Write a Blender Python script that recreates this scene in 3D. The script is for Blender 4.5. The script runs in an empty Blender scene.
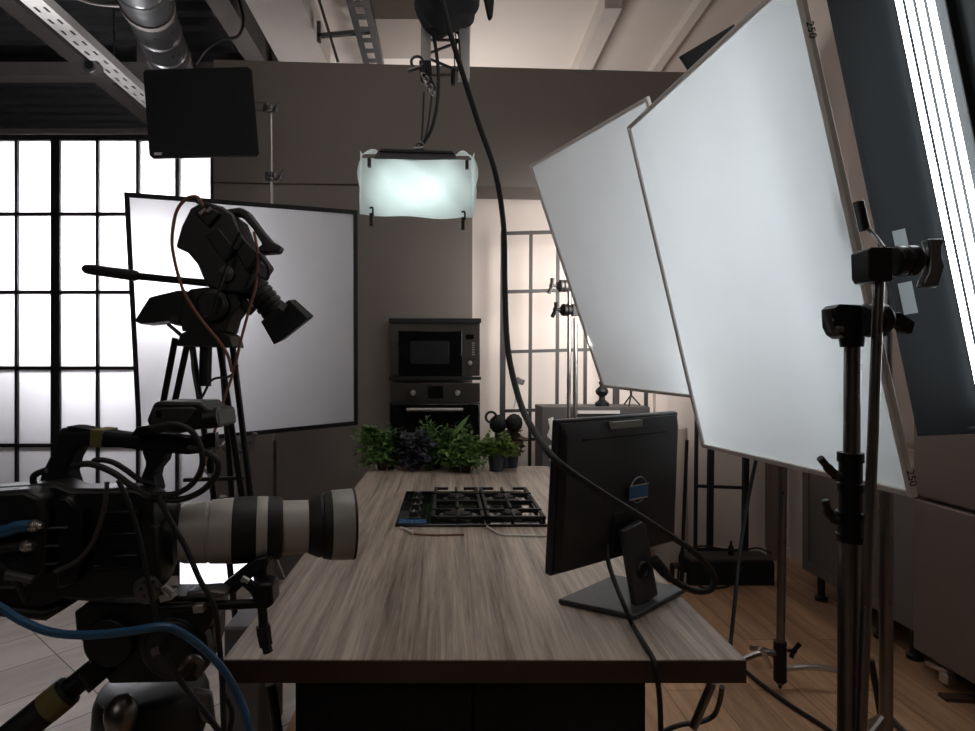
import bpy, bmesh, math, random
from mathutils import Vector, Matrix, Euler
random.seed(7)
PI = math.pi
SC = bpy.context.scene
COL = SC.collection

# ------------------------------------------------------------------ camera, world, lights
FPX, CXP, CYP, CAMH = 600.0, 447.0, 367.0, 1.4
cam_d = bpy.data.cameras.new('camera')
cam_d.sensor_fit = 'HORIZONTAL'
cam_d.sensor_width = 36.0
cam_d.lens = 36.0 * FPX / 975.0
cam_d.shift_x = (487.5 - CXP) / 975.0
cam_d.shift_y = (CYP - 365.5) / 975.0
cam_d.clip_start = 0.02
cam = bpy.data.objects.new('camera', cam_d)
cam.location = (0, 0, CAMH)
cam.rotation_euler = (PI / 2, 0, 0)
COL.objects.link(cam)
SC.camera = cam

SC.view_settings.view_transform = 'Standard'
SC.view_settings.look = 'None'
SC.view_settings.gamma = 1.0
SC.view_settings.exposure = 0.0
SC.view_settings.use_curve_mapping = False

world = bpy.data.worlds.new('studio_dark')
SC.world = world
world.use_nodes = True
world.node_tree.nodes['Background'].inputs['Color'].default_value = (0.9, 0.95, 1.0, 1)
world.node_tree.nodes['Background'].inputs['Strength'].default_value = 0.0

def area(name, loc, target, power, sx, sy=None, col=(1, 1, 1), spread=180):
    l = bpy.data.lights.new(name, 'AREA')
    l.energy = power
    l.color = col
    l.shape = 'DISK' if sy is None else 'RECTANGLE'
    l.size = sx
    if sy: l.size_y = sy
    l.spread = math.radians(spread)
    o = bpy.data.objects.new(name, l)
    o.location = loc
    d = Vector(target) - Vector(loc)
    o.rotation_euler = d.to_track_quat('-Z', 'Y').to_euler()
    COL.objects.link(o)
    return o

# lamp head standing behind the frosted window
area('window_backlight', (-2.42, 4.75, 2.20), (-2.38, 4.0, 2.20), 150, 0.5, col=(1.0, 0.98, 1.0), spread=150)
area('window_backlight', (-2.55, 4.62, 2.75), (-2.66, 4.25, 3.8), 5, .25, col=(1.0, .98, 1.0))  # unseen uplight added to brighten the cable tray
# unseen fill light added to brighten the cream wall of the alcove
area('alcove_fill', (1.15, 3.30, 2.0), (0.90, 4.42, 1.75), 13.5, 0.9, 1.0, col=(1.0, 0.95, 0.91), spread=112)
# small unseen fill added to brighten the smaller diffusion frame's lower corner
area('frame_fill', (1.36, 2.36, 1.38), (1.02, 2.50, 1.42), 2.2, .22, col=(.95, .97, 1.0))
# unseen lights added beyond the partition to brighten the hall ceiling
area('hall_fill', (0.2, 6.3, 2.7), (0.6, 5.1, 4.2), 26, 0.8, col=(1.0, 0.95, 0.91))
area('hall_fill', (-0.1, 5.3, 2.9), (-0.05, 5.4, 4.2), 5, 0.3, col=(1.0, 0.98, 0.97))
# soft fill light added behind the photographer
area('room_fill', (-1.2, -1.8, 3.6), (0.0, 3.0, 1.2), 11, 2.2, col=(1.0, 0.94, 0.89))
# large unseen overhead fill, added to lift worktop, floor and wall
area('overhead_fill', (0.2, 1.7, 3.95), (0.2, 2.3, 0.0), 17, 1.8, 1.8, col=(1.0, 0.95, 0.90))
# unseen light added behind the white silk to whiten its left part
area('silk_fill', (-1.53, 3.10, 1.85), (-1.35, 2.80, 1.80), 5, .22, col=(1.0, .98, 1.0))
# unseen fill added behind the largest frame to even out its cloth
area('frame_fill', (1.62, 2.0, 2.05), (.86, 1.8, 1.75), 9, .5, .9, col=(.92, .97, 1.0))

# ------------------------------------------------------------------ helpers
def P(x, y, Y):
    """pixel of the photograph at distance Y in front of the camera -> world point"""
    return Vector(((x - CXP) / FPX * Y, Y, CAMH - (y - CYP) / FPX * Y))

def PZ(x, y, z):
    """pixel of the photograph on the horizontal plane of height z"""
    return P(x, y, FPX * (CAMH - z) / (y - CYP))

def frame_mat(xa, za):
    """3x3 with local x along xa, z near za"""
    x = Vector(xa).normalized()
    z = Vector(za)
    y = z.cross(x).normalized()
    z = x.cross(y)
    return Matrix((x, y, z)).transposed()

def spline(pts, n=8):
    pts = [Vector(p) for p in pts]
    if len(pts) < 3: return pts
    out = []
    ext = [pts[0] * 2 - pts[1]] + pts + [pts[-1] * 2 - pts[-2]]
    for i in range(1, len(ext) - 2):
        a, b, c, d = ext[i - 1:i + 3]
        for k in range(n):
            t = k / n
            out.append(0.5 * ((2 * b) + (c - a) * t + (2 * a - 5 * b + 4 * c - d) * t * t + (3 * b - a - 3 * c + d) * t ** 3))
    out.append(pts[-1])
    return out

class MB:
    def __init__(s):
        s.bm = bmesh.new()
    def hexa(s, v):
        v = [s.bm.verts.new(p) for p in v]
        for f in ((0, 3, 2, 1), (4, 5, 6, 7), (0, 1, 5, 4), (1, 2, 6, 5), (2, 3, 7, 6), (3, 0, 4, 7)):
            s.bm.faces.new([v[i] for i in f])
        return s
    def box(s, c, size, rot=None):
        c = Vector(c)
        hx, hy, hz = size[0] / 2, size[1] / 2, size[2] / 2
        M = rot if rot is not None else Matrix.Identity(3)
        return s.hexa([c + M @ Vector(q) for q in ((-hx, -hy, -hz), (hx, -hy, -hz), (hx, hy, -hz), (-hx, hy, -hz),
                                                   (-hx, -hy, hz), (hx, -hy, hz), (hx, hy, hz), (-hx, hy, hz))])
    def span(s, a, b):
        return s.box([(a[i] + b[i]) / 2 for i in range(3)], [abs(b[i] - a[i]) for i in range(3)])
    def beam(s, p0, p1, w, h, up=(0, 0, 1)):
        p0, p1 = Vector(p0), Vector(p1)
        d = p1 - p0
        return s.box((p0 + p1) / 2, (d.length, w, h), frame_mat(d, up))
    def cyl(s, p0, p1, r0, r1=None, seg=14):
        d = Vector(p1) - Vector(p0)
        return s.lathe(p0, d, [(0, r0), (d.length, r0 if r1 is None else r1)], seg)
    def lathe(s, p0, axis, prof, seg=20, cap=True):
        p0 = Vector(p0); a = Vector(axis).normalized()
        t = Vector((0, 0, 1)) if abs(a.z) < .9 else Vector((1, 0, 0))
        u = a.cross(t).normalized(); w = a.cross(u)
        rings = []
        for (h, r) in prof:
            rings.append([s.bm.verts.new(p0 + a * h + (u * math.cos(2 * PI * k / seg) + w * math.sin(2 * PI * k / seg)) * max(r, 1e-4)) for k in range(seg)])
        for i in range(len(rings) - 1):
            for k in range(seg):
                s.bm.faces.new((rings[i][k], rings[i][(k + 1) % seg], rings[i + 1][(k + 1) % seg], rings[i + 1][k]))
        if cap:
            s.bm.faces.new(rings[0][::-1]); s.bm.faces.new(rings[-1])
        return s
    def tube(s, pts, r, seg=8, n=8, smooth=True):
        pts = spline(pts, n) if smooth else [Vector(p) for p in pts]
        rings = []
        nrm = None
        for i, p in enumerate(pts):
            a = pts[max(i - 1, 0)]; b = pts[min(i + 1, len(pts) - 1)]
            t = (b - a).normalized()
            if nrm is None:
                nrm = t.cross(Vector((0, 0, 1)) if abs(t.z) < .9 else Vector((1, 0, 0))).normalized()
            else:
                nrm = (nrm - t * nrm.dot(t)).normalized()
            w = t.cross(nrm)
            rr = r[min(i * len(r) // len(pts), len(r) - 1)] if isinstance(r, (list, tuple)) else r
            rings.append([s.bm.verts.new(p + (nrm * math.cos(2 * PI * k / seg) + w * math.sin(2 * PI * k / seg)) * rr) for k in range(seg)])
        for i in range(len(rings) - 1):
            for k in range(seg):
                s.bm.faces.new((rings[i][k], rings[i][(k + 1) % seg], rings[i + 1][(k + 1) % seg], rings[i + 1][k]))
        s.bm.faces.new(rings[0][::-1]); s.bm.faces.new(rings[-1])
        return s
    def prism(s, poly, vec):
        vec = Vector(vec); n = len(poly)
        a = [s.bm.verts.new(Vector(p)) for p in poly]
        b = [s.bm.verts.new(Vector(p) + vec) for p in poly]
        s.bm.faces.new(a); s.bm.faces.new(b[::-1])
        for i in range(n):
            s.bm.faces.new((a[i], b[i], b[(i + 1) % n], a[(i + 1) % n]))
        return s
    def sil(s, px, Y, depth):
        """side profile given in photograph pixels at distance Y, as a solid of the given depth"""
        return s.prism([P(x, y, Y) for x, y in px], (0, depth, 0))
    def ball(s, c, r, sc=(1, 1, 1), rot=None, sub=2):
        M = Matrix.Translation(Vector(c)) @ ((rot or Matrix.Identity(3)).to_4x4()) @ Matrix.Diagonal((sc[0], sc[1], sc[2], 1))
        bmesh.ops.create_icosphere(s.bm, subdivisions=sub, radius=r, matrix=M)
        return s
    def torus(s, c, axis, R, r, seg=28, sseg=8, arc=2 * PI, start=0):
        c = Vector(c); a = Vector(axis).normalized()
        t = Vector((0, 0, 1)) if abs(a.z) < .9 else Vector((1, 0, 0))
        u = a.cross(t).normalized(); w = a.cross(u)
        pts = [c + (u * math.cos(start + arc * k / seg) + w * math.sin(start + arc * k / seg)) * R for k in range(seg + (0 if arc >= 2 * PI - 1e-6 else 1))]
        if arc >= 2 * PI - 1e-6:
            rings = []
            for k, p in enumerate(pts):
                d = (p - c).normalized()
                rings.append([s.bm.verts.new(p + (d * math.cos(2 * PI * j / sseg) + a * math.sin(2 * PI * j / sseg)) * r) for j in range(sseg)])
            m = len(rings)
            for i in range(m):
                for j in range(sseg):
                    s.bm.faces.new((rings[i][j], rings[(i + 1) % m][j], rings[(i + 1) % m][(j + 1) % sseg], rings[i][(j + 1) % sseg]))
            return s
        return s.tube(pts, r, sseg, smooth=False)
    def sheet(s, f, nu, nv):
        g = [[s.bm.verts.new(f(i / nu, j / nv)) for j in range(nv + 1)] for i in range(nu + 1)]
        for i in range(nu):
            for j in range(nv):
                s.bm.faces.new((g[i][j], g[i + 1][j], g[i + 1][j + 1], g[i][j + 1]))
        return s
    def leaf(s, p, d, up, L, W, bend=.3):
        p = Vector(p); d = Vector(d).normalized()
        side = d.cross(Vector(up)).normalized(); n = side.cross(d)
        q = [p, p + d * L * .35 + side * W * .5 + n * W * .12, p + d * L * .7 + side * W * .4 - n * L * bend * .2, p + d * L - n * L * bend * .5,
             p + d * L * .7 - side * W * .4 - n * L * bend * .2, p + d * L * .35 - side * W * .5 + n * W * .12, p + d * L * .5 - n * W * .08]
        v = [s.bm.verts.new(x) for x in q]
        for i in range(6):
            s.bm.faces.new((v[i], v[(i + 1) % 6], v[6]))
        return s
    def build(s, name, mat, parent=None, bevel=0.0, smooth=True, ang=.6, kind=None, label=None, solid=0.0):
        bmesh.ops.recalc_face_normals(s.bm, faces=s.bm.faces)
        if smooth:
            for f in s.bm.faces: f.smooth = True
            for e in s.bm.edges:
                if len(e.link_faces) == 2 and e.calc_face_angle(0) > ang: e.smooth = False
        me = bpy.data.meshes.new(name)
        s.bm.to_mesh(me); s.bm.free()
        me.materials.append(mat)
        o = bpy.data.objects.new(name, me)
        COL.objects.link(o)
        if parent is not None:
            r = parent
            while r.parent: r = r.parent
            me.transform(Matrix.Translation(-r.location))
            o.parent = parent
        if solid:
            m = o.modifiers.new('solidify', 'SOLIDIFY'); m.thickness = solid; m.offset = 0
        if bevel:
            m = o.modifiers.new('bevel', 'BEVEL'); m.width = bevel; m.segments = 2; m.limit_method = 'ANGLE'; m.angle_limit = .7
        if kind: o['kind'] = kind
        if label: o['label'] = label
        return o

def tag(o, label, cat, group=None):
    o['label'] = label; o['category'] = cat
    if group: o['group'] = group
    return o

def thing(name, label, cat, loc, group=None):
    o = bpy.data.objects.new(name, None)
    o.empty_display_size = .05
    COL.objects.link(o)
    o.location = loc
    return tag(o, label, cat, group)

def struct(name, mb, m, parent=None, bevel=0.0, smooth=True):
    o = mb.build(name, m, parent, bevel, smooth)
    if parent is None: o['kind'] = 'structure'
    return o

def dup(root, loc, rotz=0, scale=None, label=None):
    r = root.copy(); COL.objects.link(r)
    r.location = loc; r.rotation_euler = (0, 0, rotz)
    if scale: r.scale = scale
    if label: r['label'] = label
    for ch in list(root.children):
        c = ch.copy(); COL.objects.link(c); c.parent = r
        for g in list(ch.children):
            d = g.copy(); COL.objects.link(d); d.parent = c
    return r

# ------------------------------------------------------------------ materials
def newmat(name):
    m = bpy.data.materials.new(name); m.use_nodes = True
    nt = m.node_tree
    return m, nt, nt.nodes['Principled BSDF']

def srgb(r, g, b):
    f = lambda c: (c / 255 / 12.92) if c / 255 <= .04045 else ((c / 255 + .055) / 1.055) ** 2.4
    return (f(r), f(g), f(b), 1)

def M(name, col, rough=.5, metal=0.0, var=.12, scale=25, bump=0.0, stretch=(1, 1, 1), spec=.5, coat=0.0):
    """principled surface with a little procedural variation of colour and roughness"""
    m, nt, b = newmat(name)
    N, L = nt.nodes, nt.links
    tc = N.new('ShaderNodeTexCoord'); mp = N.new('ShaderNodeMapping'); nz = N.new('ShaderNodeTexNoise')
    mp.inputs['Scale'].default_value = stretch
    nz.inputs['Scale'].default_value = scale; nz.inputs['Detail'].default_value = 4
    L.new(tc.outputs['Object'], mp.inputs['Vector']); L.new(mp.outputs['Vector'], nz.inputs['Vector'])
    mx = N.new('ShaderNodeMix'); mx.data_type = 'RGBA'
    mx.inputs['A'].default_value = [c * (1 - var) for c in col[:3]] + [1]
    mx.inputs['B'].default_value = [min(1, c * (1 + var)) for c in col[:3]] + [1]
    L.new(nz.outputs['Fac'], mx.inputs['Factor']); L.new(mx.outputs['Result'], b.inputs['Base Color'])
    mr = N.new('ShaderNodeMapRange')
    mr.inputs['To Min'].default_value = max(.03, rough - .08); mr.inputs['To Max'].default_value = min(1, rough + .08)
    L.new(nz.outputs['Fac'], mr.inputs['Value']); L.new(mr.outputs['Result'], b.inputs['Roughness'])
    b.inputs['Metallic'].default_value = metal
    b.inputs['Specular IOR Level'].default_value = spec
    b.inputs['Coat Weight'].default_value = coat
    if bump:
        bp = N.new('ShaderNodeBump'); bp.inputs['Strength'].default_value = bump; bp.inputs['Distance'].default_value = .004
        L.new(nz.outputs['Fac'], bp.inputs['Height']); L.new(bp.outputs['Normal'], b.inputs['Normal'])
    return m

def emit(name, col, st):
    m, nt, b = newmat(name)
    b.inputs['Base Color'].default_value = (.8, .8, .8, 1)
    b.inputs['Emission Color'].default_value = (*col, 1)
    b.inputs['Emission Strength'].default_value = st
    return m

def cloth(name, col, trans=.55, scale=60, var=.06, bump=.0):
    """thin diffusion cloth: partly reflects, partly lets light through"""
    m = bpy.data.materials.new(name); m.use_nodes = True
    nt = m.node_tree; N, L = nt.nodes, nt.links
    N.remove(N['Principled BSDF'])
    tc = N.new('ShaderNodeTexCoord'); nz = N.new('ShaderNodeTexNoise')
    nz.inputs['Scale'].default_value = scale; nz.inputs['Detail'].default_value = 5
    L.new(tc.outputs['Object'], nz.inputs['Vector'])
    mx = N.new('ShaderNodeMix'); mx.data_type = 'RGBA'
    mx.inputs['A'].default_value = [c * (1 - var) for c in col] + [1]
    mx.inputs['B'].default_value = [min(1, c * (1 + var)) for c in col] + [1]
    L.new(nz.outputs['Fac'], mx.inputs['Factor'])
    d = N.new('ShaderNodeBsdfDiffuse'); t = N.new('ShaderNodeBsdfTranslucent'); ms = N.new('ShaderNodeMixShader')
    L.new(mx.outputs['Result'], d.inputs['Color']); L.new(mx.outputs['Result'], t.inputs['Color'])
    ms.inputs[0].default_value = trans
    L.new(d.outputs[0], ms.inputs[1]); L.new(t.outputs[0], ms.inputs[2])
    if bump:
        bp = N.new('ShaderNodeBump'); bp.inputs['Strength'].default_value = bump; bp.inputs['Distance'].default_value = .01
        nz2 = N.new('ShaderNodeTexNoise'); nz2.inputs['Scale'].default_value = 6
        L.new(tc.outputs['Object'], nz2.inputs['Vector']); L.new(nz2.outputs['Fac'], bp.inputs['Height'])
        L.new(bp.outputs[0], d.inputs['Normal']); L.new(bp.outputs[0], t.inputs['Normal'])
    L.new(ms.outputs[0], N['Material Output'].inputs['Surface'])
    return m

def wood(name, c1, c2, sx, sy, rough=.4, plank=None, rot=0, gap=None, bump=.25, spec=.5):
    """fine grain along local Y after rotation; optional plank or tile pattern (width, length)"""
    m, nt, b = newmat(name)
    N, L = nt.nodes, nt.links
    tc = N.new('ShaderNodeTexCoord'); mp = N.new('ShaderNodeMapping')
    mp.inputs['Rotation'].default_value = (0, 0, rot)
    L.new(tc.outputs['Object'], mp.inputs['Vector'])
    m2 = N.new('ShaderNodeMapping'); m2.inputs['Scale'].default_value = (sx, sy, 8)
    L.new(mp.outputs['Vector'], m2.inputs['Vector'])
    n1 = N.new('ShaderNodeTexNoise'); n1.inputs['Scale'].default_value = 1; n1.inputs['Detail'].default_value = 7; n1.inputs['Roughness'].default_value = .72; n1.inputs['Distortion'].default_value = .4
    L.new(m2.outputs['Vector'], n1.inputs['Vector'])
    n2 = N.new('ShaderNodeTexNoise'); n2.inputs['Scale'].default_value = .12; n2.inputs['Detail'].default_value = 3; n2.inputs['Distortion'].default_value = 1.2
    L.new(m2.outputs['Vector'], n2.inputs['Vector'])
    ad = N.new('ShaderNodeMath'); ad.operation = 'MULTIPLY_ADD'; ad.inputs[1].default_value = .55
    ml = N.new('ShaderNodeMath'); ml.operation = 'MULTIPLY'; ml.inputs[1].default_value = .45
    L.new(n2.outputs['Fac'], ml.inputs[0]); L.new(n1.outputs['Fac'], ad.inputs[0]); L.new(ml.outputs[0], ad.inputs[2])
    cr = N.new('ShaderNodeValToRGB')
    cr.color_ramp.elements[0].position = .36; cr.color_ramp.elements[0].color = c1
    cr.color_ramp.elements[1].position = .64; cr.color_ramp.elements[1].color = c2
    L.new(ad.outputs[0], cr.inputs['Fac'])
    out = cr.outputs['Color']
    if plank:
        sp = N.new('ShaderNodeMapping'); sp.inputs['Rotation'].default_value = (0, 0, PI / 2)
        L.new(mp.outputs['Vector'], sp.inputs['Vector'])
        br = N.new('ShaderNodeTexBrick'); br.offset = .37 if plank[1] > 1 else 0.0
        br.inputs['Color1'].default_value = (.72, .72, .72, 1); br.inputs['Color2'].default_value = (1.1, 1.1, 1.1, 1)
        br.inputs['Mortar'].default_value = gap or (.3, .3, .3, 1)
        br.inputs['Scale'].default_value = 1; br.inputs['Mortar Size'].default_value = .0028
        br.inputs['Brick Width'].default_value = plank[1]; br.inputs['Row Height'].default_value = plank[0]
        L.new(sp.outputs['Vector'], br.inputs['Vector'])
        mu = N.new('ShaderNodeMix'); mu.data_type = 'RGBA'; mu.blend_type = 'MULTIPLY'; mu.inputs['Factor'].default_value = 1
        L.new(out, mu.inputs['A']); L.new(br.outputs['Color'], mu.inputs['B'])
        out = mu.outputs['Result']
    L.new(out, b.inputs['Base Color'])
    b.inputs['Roughness'].default_value = rough
    b.inputs['Specular IOR Level'].default_value = spec
    bp = N.new('ShaderNodeBump'); bp.inputs['Strength'].default_value = bump; bp.inputs['Distance'].default_value = .002
    L.new(n1.outputs['Fac'], bp.inputs['Height']); L.new(bp.outputs['Normal'], b.inputs['Normal'])
    return m

def foil(name, c1, c2, rough=.45):
    m, nt, b = newmat(name)
    N, L = nt.nodes, nt.links
    tc = N.new('ShaderNodeTexCoord'); nz = N.new('ShaderNodeTexNoise'); nz.inputs['Scale'].default_value = 40
    cr = N.new('ShaderNodeValToRGB'); cr.color_ramp.elements[0].color = c1; cr.color_ramp.elements[1].color = c2
    cr.color_ramp.elements[0].position = .35; cr.color_ramp.elements[1].position = .68
    L.new(tc.outputs['Object'], nz.inputs['Vector']); L.new(nz.outputs['Fac'], cr.inputs['Fac']); L.new(cr.outputs['Color'], b.inputs['Base Color'])
    b.inputs['Roughness'].default_value = rough
    b.inputs['Transmission Weight'].default_value = 0.0
    b.inputs['Subsurface Weight'].default_value = 0.0
    return m

def glassy(name, col, rough=.05, tr=.9):
    m, nt, b = newmat(name)
    b.inputs['Base Color'].default_value = col
    b.inputs['Roughness'].default_value = rough
    b.inputs['Transmission Weight'].default_value = tr
    b.inputs['IOR'].default_value = 1.3
    return m

TAUPE = M('taupe_wall_paint', srgb(112, 104, 97), .75, var=.05, scale=3, bump=.05)
TAUPE2 = M('taupe_panel_paint', srgb(118, 108, 102), .75, var=.05, scale=3, bump=.05)
CREAM = M('cream_wall_paint', srgb(224, 212, 204), .8, var=.04, scale=4, bump=.05)
PLASTER = M('ceiling_plaster', srgb(206, 196, 188), .85, var=.06, scale=3, bump=.08)
DECK = M('dark_steel_deck', srgb(70, 70, 72), .55, .3, var=.2, scale=6)
STEELBEAM = M('grey_painted_steel', srgb(105, 100, 97), .6, .1, var=.15, scale=9)
DARKWALL = M('dark_wall_paint', srgb(52, 50, 50), .85, var=.08, scale=3)
TRAYM = M('pale_zinc_tray', srgb(196, 194, 192), .6, .2, var=.1, scale=12)
GALV = M('galvanised_sheet', srgb(128, 128, 130), .3, .9, var=.15, scale=12)
GRIDM = M('black_grid_steel', srgb(38, 37, 40), .5, .3, var=.1)
GRIDG = M('grey_grid_steel', srgb(52, 50, 50), .5, .3, var=.1)
PANE = cloth('frosted_pane', (.86, .86, .88), .62, 3, .03)
SILKA = cloth('diffusion_cloth', (.83, .86, .88), .52, 5, .04, .12)
SILKC = cloth('white_silk', (.82, .82, .84), .55, 4, .05, .25)
GAUZE = cloth('gathered_diffusion_cloth', (.86, .9, .89), .5, 14, .05, .5)
ALU = M('dull_aluminium_tube', srgb(206, 200, 194), .5, .05, var=.05, scale=8)
BLKTUBE = M('black_frame_tube', srgb(26, 26, 28), .45, .2, var=.15)
BLK = M('black_plastic', srgb(16, 16, 17), .45, var=.2, scale=40)
BLKMATT = M('matt_black_cloth', srgb(17, 17, 19), .9, var=.25, scale=60, bump=.2)
BLKMETAL = M('black_anodised_metal', srgb(28, 27, 28), .35, .5, var=.15)
RUBBER = M('black_rubber', srgb(22, 22, 23), .6, var=.15, scale=80, bump=.1)
CHROME = M('worn_chrome', srgb(196, 191, 188), .3, .95, var=.12, scale=30)
DKCHROME = M('dark_chrome_tube', srgb(122, 117, 114), .3, .9, var=.15, scale=20)
GREYMETAL = M('grey_cast_metal', srgb(110, 108, 108), .4, .8, var=.15)
BARN = M('dark_grey_lamp_shell', srgb(15, 19, 23), .7, .0, var=.1, scale=8)
TAPE = M('grey_gaffer_tape', srgb(126, 132, 134), .7, var=.08, scale=40)
TAPEY = M('yellow_cloth_tape', srgb(118, 108, 62), .75, var=.15, scale=60)
INK = M('marker_ink', srgb(14, 14, 14), .6, var=.1)
TUBEM = emit('fluorescent_tube_glow', (.90, .97, 1.0), 9.0)
TUBEF = emit('dimmed_tube_glow', (.92, .97, 1.0), 3.6)
LEDM = emit('led_panel_glow', (.84, 1.0, .98), 3.6)
GLOW = emit('white_panel_glow', (.95, .93, 1.0), 1.6)
COUNTER = wood('grey_oak_laminate', srgb(96, 80, 68), srgb(204, 186, 169), 90, 3.2, .42, bump=.5)
COUNTEREDGE = wood('grey_oak_edge', srgb(58, 43, 37), srgb(80, 60, 52), 6, 60, .5)
FLOORW = wood('brown_oak_floor', srgb(138, 104, 78), srgb(208, 166, 130), 30, 2.2, .42, plank=(.19, 1.3), gap=(.45, .42, .4, 1))
FLOORT = wood('pale_grey_floor_tile', srgb(178, 166, 158), srgb(222, 210, 200), 12, 1.6, .4, plank=(.3358, .958), rot=math.radians(41), gap=(.16, .15, .15, 1), bump=.1)
LENSG = M('pale_grey_lens_paint', srgb(178, 175, 167), .4, var=.05, scale=20)
LENSW = M('grey_lens_hood_paint', srgb(158, 158, 153), .38, var=.05, scale=20)
GLASSBLK = M('black_glass', srgb(10, 10, 11), .08, var=.1, coat=.5)
STEELD = M('dark_stainless', srgb(92, 88, 84), .3, .85, var=.08, scale=4, stretch=(1, 1, 30))
STEELF = M('brown_stainless', srgb(118, 106, 98), .45, .3, var=.14, scale=3, stretch=(1, 1, 5))
KNOB = M('pale_knob', srgb(170, 168, 164), .3, .6)
CABG = M('grey_cabinet_paint', srgb(98, 94, 92), .5, var=.04, scale=5)
IRON = M('cast_iron', srgb(20, 20, 21), .5, .2, var=.2, bump=.1)
BLUESHEEN = M('blue_sheen_paint', srgb(58, 96, 134), .25, var=.6, scale=70)  # colour of the reflection painted on the hob glass
BLUETAPE = M('blue_tape', srgb(62, 118, 170), .6, var=.1)
BLUECABLE = M('blue_cable_jacket', srgb(40, 84, 120), .4, var=.06)
BROWNCABLE = M('brown_cable_jacket', srgb(120, 78, 58), .45, var=.08)
WHITEP = M('white_plastic', srgb(205, 200, 194), .5, var=.04)
MONITORM = M('monitor_plastic', srgb(40, 40, 42), .38, var=.12, scale=50)
MONITORB = M('monitor_base_plastic', srgb(62, 62, 65), .4, var=.1, scale=50)
SCREEN = M('dark_screen', srgb(14, 15, 18), .15)
DIMP = M('dim_white_print', srgb(70, 70, 70), .5)
STICKER = M('grey_label_sticker', srgb(160, 168, 156), .6, var=.2, scale=90)
LOGO = M('silver_logo', srgb(140, 145, 150), .35, .6)
ROLLM = M('white_quilted_foam', srgb(186, 172, 160), .85, var=.1, scale=30, bump=.6)
SOIL = M('potting_soil', srgb(46, 34, 27), .95, var=.3, scale=80)
POTCLEAR = glassy('clear_plastic_pot', (.9, .95, .93, 1), .03, 1.0)
POTDARK = M('dark_blue_pot', srgb(44, 48, 60), .35)
LEAVES = {
    'light': foil('light_green_leaf', srgb(78, 112, 50), srgb(116, 146, 74)),
    'dark': foil('dark_green_leaf', srgb(38, 58, 34), srgb(66, 90, 50)),
    'purple': foil('dusky_purple_leaf', srgb(50, 48, 62), srgb(82, 80, 92)),
    'fern': foil('fresh_green_leaf', srgb(54, 90, 40), srgb(92, 130, 60)),
    'yellow': foil('yellow_green_leaf', srgb(84, 110, 42), srgb(128, 148, 64)),
    'brown': foil('dry_brown_leaf', srgb(74, 58, 46), srgb(110, 88, 70)),
}
STEM = M('green_stem', srgb(96, 118, 66), .6)

# ------------------------------------------------------------------ the room
# right: wooden boards; left: pale tiles
struct('floor', MB().span((-0.62, -2.5, -.05), (3.0, 8.6, 0)), FLOORW)
struct('floor.001', MB().span((-6.5, -2.5, -.05), (-0.62, 8.6, 0)), FLOORT)
# partition, turned a little: right end further away
A3 = math.atan(.053)
ROTW = Matrix.Rotation(A3, 3, 'Z')
def wl(x, y, z): return ROTW @ Vector((x, y, 0)) + Vector((0, 4.0055, z))
def wbox(b, x0, x1, y0, y1, z0, z1):
    b.hexa([wl(x0, y0, z0), wl(x1, y0, z0), wl(x1, y1, z0), wl(x0, y1, z0), wl(x0, y0, z1), wl(x1, y0, z1), wl(x1, y1, z1), wl(x0, y1, z1)])
    return b
b = MB()
wbox(b, -1.53, 2.50, 0, .30, 2.61, 3.41)
wbox(b, -1.53, .17, .005, .30, 0, 2.602)
wbox(b, -1.53, .17, .03, .29, 2.59, 2.62)
struct('wall_back', b, TAUPE)
struct('wall_far', MB().span((.10, 4.42, 0), (3.0, 4.48, 3.30)), CREAM)
struct('trim_11', MB().span((2.52, 3.76, 0), (2.92, 4.42, 4.22)), CREAM)
struct('wall_right', MB().span((2.92, -2.5, 0), (3.0, 8.6, 4.25)), CREAM)
struct('wall_left', MB().span((-6.5, -2.5, 0), (-6.4, 8.6, 4.8)), DARKWALL)
struct('wall_rear', MB().span((-6.5, 8.5, 0), (3.0, 8.6, 4.8)), DARKWALL)
struct('wall_front', MB().span((-6.5, -2.6, 0), (3.0, -2.5, 4.8)), DARKWALL)
struct('ceiling', MB().span((-1.30, -2.5, 4.22), (3.0, 8.6, 4.30)), PLASTER)
# corrugated deck over the left half
prof = []
n = 0
y = -2.5
b = MB()
pts = []
while y < 8.6:
    for dy, z in ((0, 4.62), (.09, 4.62), (.12, 4.70), (.21, 4.70)):
        pts.append((y + dy, z))
    y += .24
v0 = [b.bm.verts.new((-6.5, p[0], p[1])) for p in pts]
v1 = [b.bm.verts.new((-1.20, p[0], p[1])) for p in pts]
for i in range(len(pts) - 1):
    b.bm.faces.new((v0[i], v1[i], v1[i + 1], v0[i + 1]))
o = b.build('ceiling.001', DECK, smooth=False, solid=.006); o['kind'] = 'structure'
# steel beams under the deck, boxed plaster beams on the right
struct('trim_1', MB().span((-6.4, 5.9, 4.27), (-1.43, 6.06, 4.40)), STEELBEAM)
struct('trim_2', MB().span((-3.72, -2.5, 4.40), (-3.54, 8.5, 4.62)), STEELBEAM)
struct('trim_3', MB().span((-1.95, -2.5, 4.36), (-1.76, 8.5, 4.62)), STEELBEAM)
struct('trim_4', MB().span((-1.42, -2.5, 3.98), (-1.02, 5.25, 4.70)), M('grey_white_bulkhead', srgb(176, 168, 162), .8, var=.05))
struct('trim_5', MB().span((1.17, 4.45, 4.06), (1.30, 8.5, 4.24)), PLASTER)
struct('trim_6', MB().span((1.9, 4.45, 4.14), (1.98, 8.5, 4.24)), PLASTER)
struct('trim_7', MB().span((-0.56, 4.45, 3.98), (0.06, 5.02, 4.24)), M('taupe_bulkhead', srgb(150, 138, 130), .8, var=.05))
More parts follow.
